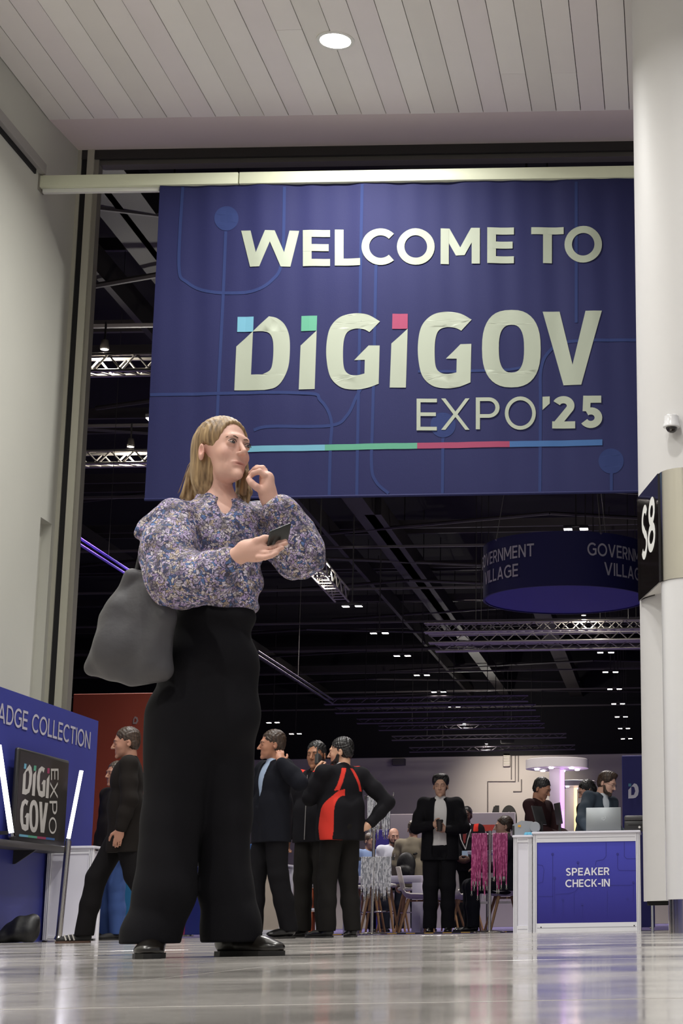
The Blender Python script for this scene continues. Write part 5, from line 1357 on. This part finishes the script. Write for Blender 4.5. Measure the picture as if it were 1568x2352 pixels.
# trousers
tro = mat('black trouser cloth', '131216', .9, spec=.2, bump=.06, bscale=200)
tp = [elli(P3(493, 1420), (.140, .112, .07), k=.05), elli(P3(478, 1530), (.172, .135, .16), k=.06), elli(P3(470, 1650), (.188, .135, .16), k=.06)]
tp += chain([(P3(415, 1640, -.05), .115), (P3(396, 1880, -.06), .098), (P3(376, 2050, -.07), .101), (P3(348, 2140, -.09), .086), (P3(342, 2185, -.10), .082)], .03)
tp += chain([(P3(515, 1640, .05), .112), (P3(516, 1880, .05), .090), (P3(517, 2040, .05), .088), (P3(528, 2130, .05), .098), (P3(533, 2190, .05), .104)], .03)
sdf_obj('trousers', tp, .0052, tro, wm, clip=[((0, 0, .045), (0, 0, -1)), (P3(0, 1383), (0, 0, 1))],
        warp=lambda X, Y, Z: .006 * np.sin(26 * X + 17 * Y + 3 * np.sin(2.2 * Z)) * np.clip((1.0 - Z) * 1.6, .15, 1) + .003 * np.sin(18 * Z + 9 * X))
# shoes
leather = mat('black leather', '17130f', .28, coat=.3, noise=.1, nscale=20)
def shoe(parent, heel, toe, M_, sole_M, vox=.004, wide=.040, high=.05, stripe=None):
    heel, toe = np.array(heel, float), np.array(toe, float); d = toe - heel; L_ = np.linalg.norm(d[:2]); d /= np.linalg.norm(d); side = np.array((-d[1], d[0], 0))
    R = np.stack([d, side, np.array((0, 0, 1))], 1); k = .02
    P = [elli(heel + d * L_ * .16 + np.array((0, 0, .045)), (.05, wide * .82, .042), R, k), elli(heel + d * L_ * .5 + np.array((0, 0, .035)), (L_ * .34, wide * .92, .034), R, k), elli(heel + d * L_ * .78 + np.array((0, 0, .026)), (L_ * .22, wide, .024), R, k),
         cone(heel + d * .06 + np.array((0, 0, .05)), .036, heel + d * .055 + np.array((0, 0, .05 + high)), .034, k)]
    o = sdf_obj('shoe', P, vox, M_, parent, clip=[((0, 0, .012), (0, 0, -1))])
    out = [(heel + d * L_ * t + side * s * wide * w_ * 1.02) for t, s, w_ in [(0.0, 0, 1), (.03, .6, 1), (.15, .86, 1), (.5, .93, 1), (.75, 1.03, 1), (.9, .8, 1), (1.0, .25, 1), (1.0, -.25, 1), (.9, -.8, 1), (.75, -1.03, 1), (.5, -.85, 1), (.15, -.86, 1), (.03, -.6, 1)]]
    n = len(out); mb = MB(); mb.add([(p[0], p[1], z) for z in (0, .016) for p in out], [tuple(range(n))[::-1], tuple(range(n, 2 * n))] + [(i, (i + 1) % n, n + (i + 1) % n, n + i) for i in range(n)])
    mb.build('sole', sole_M, o)
    return o
sole_b = mat('black sole', '100e0d', .5)
fl0 = lambda px, dy: np.array((x_at(px, YWM + dy) - wroot.x, dy, 0))
shoe(wm, fl0(352, .02), fl0(338, -.24), leather, sole_b, wide=.048)
shoe(wm, fl0(498, .10), fl0(650, -.02), leather, sole_b)
# watch strap
ax_ = (P3(612, 1140, -.05) - P3(640, 1172, -.05)); ax_ /= np.linalg.norm(ax_); cw = P3(627, 1160, -.048)
Rw = np.array(Vector((0, 0, 1)).rotation_difference(Vector(ax_)).to_matrix())
MB().lathe([(.031, -.011), (.034, -.008), (.034, .008), (.031, .011)], 28, cw, R=Matrix(Rw), caps=False).build('watch_strap', mat('white strap rubber', 'cfc8c2', .5), wm, 60)
# phone, a thing of its own held in the hand
a, b_ = at(616, 1242, YWM - .335), at(672, 1219, YWM - .25)
ph = empty('smartphone', a, 0, 'dark smartphone resting in the woman\'s hand', 'phone')
dirn = (b_ - a).normalized(); sd = Vector((.35, .9, .1)); sd = (sd - dirn * sd.dot(dirn)).normalized(); up_ = dirn.cross(sd)
R = Matrix((dirn, sd, up_)).transposed()
MB().rbox((0, -.036, -.004), (.098, .036, .004), .0035, 3, R).build('casing', mat('phone casing', '2a2c2b', .3), ph, 40)
MB().box((.003, -.033, .0041), (.095, .033, .0046), R).build('screen', mat('phone glass', '141a18', .08, coat=.5), ph)
# shoulder bag
bag_m = mat('grey soft leather', '454346', .55, noise=.06, nscale=14, bump=.25, bscale=25)
bg = empty('tote_bag', wroot, 0, 'large soft grey tote bag hanging from the woman\'s shoulder', 'bag')
dz = -.17
bp_ = [cone(P3(303, 1322, dz), .016, P3(380, 1318, dz - .02), .016, .02), elli(P3(325, 1420, dz), (.075, .05, .15), Hm(.2, 0, math.radians(12)), .03), elli(P3(305, 1490, dz), (.115, .06, .09), Hm(.2, 0, math.radians(8)), .03),
       cone(P3(215, 1535, dz + .03), .020, P3(300, 1552, dz), .032, .03), cone(P3(300, 1552, dz), .032, P3(372, 1542, dz - .02), .026, .03), cone(P3(208, 1530, dz + .03), .012, P3(246, 1420, dz + .02), .018, .04), cone(P3(246, 1420, dz + .02), .018, P3(303, 1322, dz), .014, .04),
       cone(P3(378, 1322, dz - .02), .014, P3(380, 1420, dz - .02), .024, .04), cone(P3(380, 1420, dz - .02), .024, P3(376, 1535, dz - .02), .026, .04), cone(P3(270, 1400, dz), .03, P3(250, 1510, dz), .04, .05), cone(P3(350, 1360, dz), .03, P3(350, 1520, dz), .045, .05)]
sdf_obj('body', bp_, .0045, bag_m, bg, warp=lambda X, Y, Z: .0035 * np.sin(34 * X + 14 * Z + 3 * np.sin(9 * Z)) + .002 * np.sin(60 * X - 26 * Z))
for off_ in (0, .05):
    pts = [P3(312, 1318, dz + off_), P3(322, 1275, -.17 + off_), P3(345, 1215, -.20), P3(388, 1165, -.16), P3(424, 1175, -.06 + off_), P3(420, 1240, .02 + off_)]
    MB().tube(pts, .0075, 8).build('strap', mat('bag strap', '2b2a2d', .5), bg, 60)
MB().tube([P3(303, 1316, dz - .02), P3(262, 1392, dz - .01), P3(228, 1470, dz), P3(208, 1526, dz + .02)], .004, 6).build('seam_piping', mat('bag strap', '2b2a2d', .5), bg, 60)

# ------------------------------------------------------------------ other people
cloth_m = col_mat('cloth', .9, .12, 160, spec=.15)
hair_k = streak_mat('black hair', '0b0a0b', '151313', '221e1d'); hair_br = streak_mat('brown hair', '20160f', '33241a', '4a3627'); hair_gr = streak_mat('grey brown hair', '3a322c', '4e443b', '6a5e52')
black_sh = mat('black shoe leather', '100f10', .3, coat=.2); dark_sole = mat('dark grey sole', '2c2a29', .6)
def skin_fn(base, lipc, C, R):
    base = np.array(lin(base)); lipc = np.array(lin(lipc))
    def fn(V):
        L_ = (V - C) @ R; b_ = .6 * np.exp(-(((L_ - np.array((0, -.088, -.069))) / np.array((.024, .013, .009))) ** 2).sum(1))[:, None]
        out = base[None] * (1 - b_) + lipc[None] * b_
        for s in (-1, 1):
            b_ = .6 * np.exp(-(((L_ - np.array((s * .031, -.09, .006))) / np.array((.02, .012, .010))) ** 2).sum(1))[:, None]; out = out * (1 - b_) + base[None] * .25 * b_
        return out
    return fn
def figure(label, px, Y, rot, hgt, skin='b98a6e', lips='8a5a4c', top='16161b', legs='17161a', hair=None, hair_cut='short', arms=None, head=(0, 0, 0), seat=None, lean=(0, 0), shirt=None, beard=None, open_v=None, hem=.86, topcolor=None,
           feet=None, shoes=True, vox=.0085, group=None, bulk=1.0, shoe_m=None, shoe_sole=None, rootz=0.0, foot_px=None, belly=1.0, name='person'):
    x = x_at(px, Y, 1.0)
    r = empty(name, (x, Y, rootz), rot, label, 'person', group); r.scale = (hgt / 1.75,) * 3
    Ml = np.array(Matrix.Rotation(lean[0], 3, 'X') @ Matrix.Rotation(lean[1], 3, 'Y'))
    hipz = .93 if seat is None else seat + .09
    dzs = hipz - .93; piv = np.array((0, 0, hipz))
    def U(p): p = np.array(p, float) + np.array((0, 0, dzs)); return Ml @ (p - piv) + piv
    # joints
    S = {s: U((s * .185 * bulk, .01, 1.43)) for s in (-1, 1)}
    A = {}
    for s in (-1, 1):
        d = dict(e=(s * .245 * bulk, .03, 1.14), w=(s * .25 * bulk, -.03, .90), f=(0, -.15, -1), n=(-s, 0, 0), t=(0, -1, 0), curl=.5)
        d.update((arms or {}).get(s, {})); A[s] = d
        d['E'], d['W'] = U(d['e']), U(d['w'])
        dv = d['W'] - d['E']; L_ = np.linalg.norm(dv); d['W'] = d['E'] + dv / L_ * min(.26, max(.22, L_))
    HR = Ml @ Hm(*head); HC_ = U((0, -.025, 1.625)) + (Ml @ np.array((0, -.02 * math.sin(head[1]) * 0, 0)))
    skin_p = move(head_prims(1.05 if hair_cut != 'long' else .9), HR, HC_)
    skin_p += [cone(U((0, .02, 1.42)), .062, HC_ + HR @ np.array((0, .03, -.075)), .054, .02)]
    tor = [elli(U((0, .0, 1.30)), (.160 * bulk, .105, .18), Ml, .05), elli(U((0, -.005, 1.10)), (.142 * bulk, .102 * belly, .15), Ml, .05), elli(U((0, 0, .95)), (.155 * bulk, .112, .11), None, .05), cone(S[-1], .05, S[1], .05, .04)]
    skin_p += tor
    for s in (-1, 1):
        d = A[s]; skin_p += chain([(S[s], .046), (d['E'], .038), (d['W'], .026)], .02)
        skin_p += hand_prims(d['W'], d['f'], d['n'], d['t'], d['curl'], s=1.0)
    # legs
    F_ = feet or {-1: (-.10, .0, 0), 1: (.10, .0, 0)}; K = {}; H_j = {}; AN = {}
    for s in (-1, 1):
        H_j[s] = np.array((s * .09, 0, hipz - .01)); fx, fy, fr = F_[s][:3]; AN[s] = np.array((fx, fy + .02, .085 if len(F_[s]) < 4 else F_[s][3]))
        if seat is not None: K[s] = np.array((s * .12, -.42, hipz + .0)); AN[s] = np.array((fx, fy - .40, .085))
        else: K[s] = (H_j[s] + AN[s]) / 2 + np.array((0, -.03 - abs(fy) * .12, .02))
        skin_p += chain([(H_j[s], .075), (K[s], .052), (AN[s], .036)], .02)
    sdf_obj('body', skin_p, vox * .82, col_mat('skin', .55, .03, 300, .05), r, color=skin_fn(skin, lips, HC_, HR))
    # trousers
    tp = [elli((0, 0.005, hipz + .02), (.170 * bulk, .124 * belly ** .5, .12), None, .05)]
    for s in (-1, 1): tp += chain([(H_j[s], .104), (K[s], .084), ((K[s] + AN[s]) / 2, .080), (AN[s] + np.array((0, .0, -.025)), .076)], .03)
    sdf_obj('trousers', tp, vox, cloth_m, r, warp=folds(.0042, 14, 22, px * .1), clip=[((0, 0, .055), (0, 0, -1))] + ([((0, 0, hipz + .14), (0, 0, 1))]), color=flat(legs))
    # shirt and jacket
    if shirt:
        sp_ = grow(tor, .014) + [cone(U((0, .015, 1.40)), .073, U((0, .0, 1.485)), .062, .02)]
        sdf_obj('shirt', sp_, vox, cloth_m, r, color=flat(shirt), clip=[((0, 0, hipz + .03), (0, 0, -1))])
    jp = [elli(U((0, .0, 1.30)), (.192 * bulk, .138, .20), Ml, .05), elli(U((0, -.005, 1.10)), (.176 * bulk, .135 * belly, .17), Ml, .05), cone(U((-.07 * bulk, 0, 1.12)), .134 * belly ** .5, U((-.075 * bulk, .0, .70)), .140 * belly ** .5, .05), cone(U((.07 * bulk, 0, 1.12)), .134 * belly ** .5, U((.075 * bulk, .0, .70)), .140 * belly ** .5, .05), cone(S[-1], .072, S[1], .072, .05), cone(U((0, .025, 1.42)), .078, U((0, .02, 1.475)), .066, .03)]
    for s in (-1, 1):
        d = A[s]; wv = d['E'] + (d['W'] - d['E']) * .93
        jp += chain([(S[s], .074), ((S[s] + d['E']) / 2, .071), (d['E'], .065), ((d['E'] + wv) / 2, .060), (wv, .048)], .03)
    jp.append(neg(cone(U((0, -.01, 1.475)), .058, HC_ + HR @ np.array((0, .0, -.08)), .064), .004))
    if open_v:
        top_w, bot_w, z0_, z1_ = open_v
        jp.append(neg(cone(U((0, -.150, z1_)), top_w, U((0, -.150 - .01, z0_)), bot_w), .004)); jp.append(neg(cone(U((0, -.11, z1_)), top_w * .9, U((0, -.140, z0_ + .02)), bot_w), .004))
    hz_ = hem + dzs
    sdf_obj('jacket', jp, vox, cloth_m, r, warp=folds(.0045, 16, 20, px * .37), clip=[((0, 0, hz_), (0, 0, -1))], color=topcolor(U, Ml) if topcolor else flat(top))
    # shoes
    if shoes:
        for s in (-1, 1):
            fr = F_[s][2]; d = np.array((math.sin(fr), -math.cos(fr), 0)); h0 = np.array((AN[s][0], AN[s][1], AN[s][2] - .085)) - d * .06
            shoe(r, h0, h0 + d * .28, shoe_m or black_sh, shoe_sole or dark_sole, vox, .045, .04)
    # hair, brows, eyes, beard
    if hair is not None:
        hp_ = [elli((0, .022, .052), (.083, .101, .089), k=.01), elli((0, .052, .0), (.077, .064, .075), k=.02)]
        ng = [neg(elli((0, -.105, -.035), (.082, .095, .118)), .01)]
        for s in (-1, 1): ng.append(neg(elli((s * .09, -.005, -.035), (.035, .035, .045)), .008))
        if hair_cut == 'short': ng.append(neg(elli((0, .06, -.13), (.12, .12, .065)), .02))
        if hair_cut == 'full': hp_ += [elli((0, -.03, .115), (.07, .06, .03), k=.03), elli((-.06, .01, .07), (.035, .07, .06), k=.02), elli((.06, .01, .07), (.035, .07, .06), k=.02)]; ng.append(neg(elli((0, .05, -.15), (.12, .12, .065)), .02))
        if hair_cut == 'long': hp_ += [cone((-.06, .03, -.02), .035, (-.055, .04, -.26), .03, .03), cone((.06, .03, -.02), .035, (.055, .04, -.26), .03, .03), cone((0, .07, 0), .06, (0, .07, -.26), .045, .03)]
        sdf_obj('hair', move(hp_ + ng, HR, HC_), vox * .8, hair, r, warp=lambda X, Y, Z: .0022 * np.sin(170 * X + 120 * Y + 60 * Z + 3 * np.sin(90 * Z)) + .002 * np.sin(240 * Y - 130 * X + 90 * Z))
    hm = hair or hair_k
    if beard is not None:
        bp2 = [elli((0, -.034, -.076), (.052, .053, .041), k=.02), elli((0, -.080, -.106), (.023, .021, .020), k=.02), cone((-.062, -.01, -.03), .014, (-.048, -.03, -.08), .02, .02), cone((.062, -.01, -.03), .014, (.048, -.03, -.08), .02, .02), cone((-.018, -.098, -.053), .006, (.018, -.098, -.053), .006, .006)]
        bp2 += [neg(elli((0, -.115, -.069), (.026, .035, .0125)), .004), neg(elli((0, -.07, -.02), (.05, .06, .032)), .01)]
        sdf_obj('beard', move(bp2, HR, HC_), vox * .6, beard, r)
    eyes(r, HR, HC_, .95, .75); brows(r, HR, HC_, hm, 1.0, .0030)
    return r, U, HR, HC_, A
D2 = math.radians
def guard_colors(side_back=True):
    def mk(U, Ml):
        inv = Ml.T
        def fn(V):
            Q = V.copy(); C = np.repeat(np.array(lin('17161a'))[None], len(V), 0); red = np.array(lin('cf3a30'))
            x, y, z = np.abs(Q[:, 0]), Q[:, 1], Q[:, 2]
            t = np.clip((z - .86) / .44, 0, 1); bow = .03 * np.sin(np.pi * np.clip(t * 1.25, 0, 1))
            side = (z < 1.31) & (Q[:, 0] > .06) & (y > .005 - bow + .135 * t ** 2.6) & (y < .118 + .012 * t) & (x < .27)
            strp = (z > 1.27) & (z < 1.475) & (np.abs(x - (.045 + .085 * (1.47 - z) / .19)) < .021) & (y > .03)
            fr = (z > 1.40) & (np.abs(x - .15) < .035) & (y < .03)
            C[side | strp | fr] = red
            return C
        return fn
    return mk
# two security men
g1 = figure('security man in black and red jacket speaking into a radio, back half turned', 782, 16.0, D2(-132), 1.74, skin='c79b80', hair=hair_k, beard=hair_k, topcolor=guard_colors(), legs='1d1b1a', hem=.84, bulk=1.12, belly=1.2, head=(D2(38), D2(4), 0), vox=.0055, shirt='d8d6da',
            arms={1: dict(e=(.25, -.13, 1.21), w=(.13, -.19, 1.46), f=(-.25, -.05, .9), n=(-.6, .3, 0), t=(.0, .8, .4), curl=1.0), -1: dict(e=(-.40, .16, 1.18), w=(-.24, .12, .99), f=(.8, -.2, -.5), n=(.2, -.8, 0), t=(0, -.4, .8), curl=.4)}, feet={-1: (-.13, .02, D2(-25)), 1: (.12, -.02, D2(20))})
g2 = figure('security man in black and red jacket facing us, half hidden by his colleague', 724, 16.7, D2(-22), 1.78, skin='9a6b50', hair=hair_k, topcolor=guard_colors(), legs='211f1d', hem=.84, bulk=1.06, head=(D2(10), D2(2), 0), vox=.006, feet={-1: (-.12, .0, D2(-15)), 1: (.11, .0, D2(15))})
for r_, U_, y_ in ((g2[0], g2[1], -.138),):
    MB().tube([U_((-.01, y_ + .0, 1.44)), U_((-.012, y_ - .004, 1.30)), U_((-.014, y_ - .008, 1.10)), U_((-.016, y_ - .012, .86))], .004, 6).build('zip', mat('zip silver', '8f8c8a', .4, metal=.4), r_)
hh = g1[4][1]['W'] + np.array((-.045, -.04, .13)); 
rd = empty('radio', g1[0].matrix_basis @ Vector(hh), 0, 'black two-way radio held to the security man\'s mouth', 'radio')
rd.rotation_euler = (D2(20), D2(-25), D2(-120))
MB().rbox((-.03, -.02, -.06), (.03, .02, .05), .006, 2).build('body', dgrey2, rd, 40); MB().tube([(.018, 0, .05), (.018, 0, .19)], [.007, .004], 8).build('antenna', dark_gap, rd, 60); MB().lathe([(0, 0), (.009, 0), (.009, .015), (0, .015)], 10, (-.012, 0, .05)).build('knob', dgrey2, rd)
# man in a dark suit with a hand at his ear
figure('man in dark navy suit walking left with a hand raised to his ear', 624, 15.4, D2(-50), 1.75, skin='a5745c', hair=hair_br, top='14151c', legs='141316', shirt='9fb0c8', open_v=(.078, .02, 1.10, 1.46), hem=.80, head=(D2(-18), 0, 0), vox=.0078,
       arms={1: dict(e=(.37, .06, 1.28), w=(.18, -.11, 1.54), f=(-.45, .2, .9), n=(-.8, .1, -.2), t=(0, .8, .3), curl=.7), -1: dict(e=(-.24, -.02, 1.14), w=(-.22, -.18, .95))}, feet={-1: (-.10, -.10, D2(-5)), 1: (.10, .12, D2(8), .10)})
# striding man in striped trainers and the person in jeans
tr_m = col_mat('trainer suede', .75, .2, 200); 
w1 = figure('passer-by in dark coat, black trousers and three-striped trainers', 288, 14.2, D2(-74), 1.66, skin='a97b66', hair=hair_br, top='1d1917', legs='151314', hem=.72, head=(D2(5), D2(6), 0), vox=.0078, bulk=1.1, feet={-1: (-.09, -.30, D2(-4)), 1: (.09, .30, D2(4), .13)}, shoe_m=mat('trainer black', '1b1918', .7), shoe_sole=mat('gum sole', '5a4234', .6))
for s_ in (-1, 1):
    for k in range(3):
        for sd_ in (-1, 1):
            a_ = np.array((s_ * .09 + sd_ * .043, (-.33 if s_ < 0 else .27) - .02 - k * .032, (.022 if s_ < 0 else .067))); 
            MB().tube([a_, a_ + np.array((-sd_ * .012, -.018, .045))], .006, 5).build('shoe_stripe', mat('stripe white', 'b9b4ad', .6), w1[0])
figure('person in blue jeans and dark jacket behind the striding passer-by', 264, 17.75, D2(-40), 1.72, skin='a97b66', hair=hair_gr, top='231f1e', legs='3a4f80', hem=.80, head=(D2(0), 0, 0), vox=.009, shoe_m=mat('trainer black', '1b1918', .7))
# suited man standing further in
s4 = figure('man in open black suit and white shirt standing with a cup', 1010, 20.6, D2(6), 1.77, skin='b48d78', hair=hair_k, hair_cut='full', top='131216', legs='131216', shirt='cfcccb', open_v=(.075, .085, .86, 1.44), hem=.80, vox=.009, head=(D2(-4), D2(4), 0),
            arms={-1: dict(e=(-.27, -.04, 1.16), w=(-.07, -.22, 1.18), f=(.9, -.3, .1), n=(0, -.1, -1), t=(.2, -.2, .8), curl=.9), 1: dict(e=(.27, -.04, 1.16), w=(.07, -.20, 1.13), f=(-.9, -.3, .1), n=(0, -.1, -1), t=(-.2, -.2, .8), curl=.9)})
cpz = s4[0].matrix_basis @ Vector((0.0, -.275, 1.16))
cup = empty('coffee_cup', cpz, 0, 'dark takeaway cup in the suited man\'s hands', 'cup')
MB().lathe([(.028, -.05), (.038, .06)], 20).build('body', mat('cup brown', '2f2724', .5), cup, 40); MB().lathe([(.041, .06), (.041, .068), (.036, .078), (0, .078)], 20).build('lid', dark_gap, cup, 40)
g5 = figure('security man with silver lanyard and red tie, hands clasped', 1070, 26.3, D2(-4), 1.77, skin='4a3128', lips='3a2420', hair=hair_k, topcolor=guard_colors(), legs='161518', shirt='c9c9cf', open_v=(.055, .008, 1.22, 1.46), hem=.84, vox=.011,
            arms={-1: dict(e=(-.27, -.02, 1.13), w=(-.05, -.20, .98), f=(.8, -.2, -.3), n=(0, .9, -.2), t=(0, 0, 1)), 1: dict(e=(.27, -.02, 1.13), w=(.05, -.20, .98), f=(-.8, -.2, -.3), n=(0, .9, -.2), t=(0, 0, 1))})
for s_ in (-1, 1): MB().tube([g5[1]((s_ * .085, -.02, 1.49)), g5[1]((s_ * .08, -.11, 1.40)), g5[1]((s_ * .05, -.15, 1.28)), g5[1]((0.02, -.16, 1.14))], .007, 6).build('lanyard_strap', mat('lanyard silver', 'b9b6b4', .5), g5[0])
MB().box((-.03, -.006, -.09), (.06, .0, 0), None, g5[1]((0.0, -.165, 1.12))).build('badge', mat('badge pale blue', 'a9c0d8', .4), g5[0])
MB().prism([(-.02, .0), (.02, 0), (.028, -.16), (0, -.21), (-.028, -.16)], -.003, .003).build('tie', mat('red tie', '7a2222', .6), g5[0], None, Vector(g5[1]((0, -.128, 1.43))))
# seated visitors
figure('bald bearded man in white shirt seated at the lounge table', 903, 27.3, D2(8), 1.75, skin='c59a86', hair=None, top='c9ccd6', legs='20232c', seat=.62, beard=hair_br, vox=.011, head=(D2(15), D2(6), 0))
k7 = figure('seated man in khaki jacket seen from behind wearing a black backpack', 947, 25.5, D2(165), 1.76, skin='b8907c', hair=hair_gr, top='857d6c', legs='20222a', seat=.62, vox=.010, hem=.84, head=(D2(25), D2(6), 0))
bk = empty('backpack', k7[0].matrix_basis @ Vector(k7[1]((0, .17, 1.0))), D2(165), 'black backpack on the back of the khaki jacket', 'backpack')
sdf_obj('body', [elli((0, .05, .14), (.14, .075, .17), None, .03), elli((0, .06, .02), (.13, .08, .1), None, .03), elli((0, .11, .05), (.10, .05, .08), None, .02)], .010, mat('backpack nylon', '121214', .6, bump=.3, bscale=30), bk)
for s_ in (-1, 1): MB().tube([(s_ * .09, .0, .28), (s_ * .11, -.08, .30), (s_ * .12, -.2, .24)], .014, 6).build('shoulder_strap', dark_gap, bk)
figure('seated visitor in light blue shirt behind the white lanyards', 848, 28.2, D2(30), 1.72, skin='a88672', hair=hair_gr, top='7f93b8', legs='20232c', seat=.62, vox=.012, head=(D2(20), D2(10), 0))
figure('seated visitor in dark suit behind the pink lanyards', 1160, 22.0, D2(-75), 1.75, skin='b08a78', hair=hair_br, top='1c1d24', legs='191a20', seat=.46, vox=.011, shirt='cfcfd2', arms={1: dict(e=(.25, -.12, 1.15), w=(.16, -.32, 1.12), f=(0, -1, .1), n=(-.3, 0, -1), t=(-1, 0, 0))})
# staff at the check-in counter
figure('man in dark maroon sweater looking down behind the check-in wing', 1228, 20.0, D2(62), 1.67, skin='a87a62', hair=hair_k, top='2d1a1c', legs='17161a', vox=.0088, head=(D2(6), D2(18), 0), lean=(D2(6), 0), hem=.84,
       arms={1: dict(e=(.22, -.14, 1.15), w=(.12, -.36, 1.12), f=(-.2, -1, 0), n=(0, 0, -1), t=(-1, 0, 0)), -1: dict(e=(-.22, -.14, 1.15), w=(-.12, -.36, 1.12), f=(.2, -1, 0), n=(0, 0, -1), t=(1, 0, 0))})
m10 = figure('bearded man in grey-blue suit and glasses leaning over the laptop', 1352, 19.5, D2(48), 1.71, skin='c79f8c', hair=hair_br, hair_cut='full', beard=hair_br, top='39424c', legs='2a2f38', shirt='cfd6dc', open_v=(.07, .02, 1.20, 1.46), vox=.0085, head=(D2(18), D2(4), 0), lean=(D2(14), D2(8)), hem=.80,
             arms={-1: dict(e=(-.38, -.16, 1.18), w=(-.42, -.36, 1.08), f=(-.2, -1, -.1), n=(0, 0, -1), t=(1, 0, 0)), 1: dict(e=(.27, -.08, 1.16), w=(.22, -.30, 1.12), f=(0, -1, 0), n=(0, 0, -1), t=(-1, 0, 0))})
HRm, HCm = Matrix(m10[2]), Vector(m10[3])
gl = MB()
for s_ in (-1, 1):
    pts = [HCm + HRm @ Vector((s_ * .032 + .021 * math.cos(k * math.pi / 8), -.104 + .006 * abs(math.cos(k * math.pi / 8)), .002 + .017 * math.sin(k * math.pi / 8))) for k in range(17)]
    gl.tube(pts, .0016, 5, False); gl.tube([HCm + HRm @ Vector((s_ * .053, -.098, .006)), HCm + HRm @ Vector((s_ * .08, .01, .008))], .0016, 5)
gl.tube([HCm + HRm @ Vector((-.011, -.104, .006)), HCm + HRm @ Vector((.011, -.104, .006))], .0016, 5); gl.build('glasses', mat('glasses metal', '6a6462', .3, metal=.7), m10[0])
figure('woman with long straight black hair and black top behind the laptop', 1352, 21.4, D2(-62), 1.74, skin='c79a84', hair=hair_k, hair_cut='long', top='121013', legs='121013', vox=.009, head=(D2(-6), D2(22), 0))
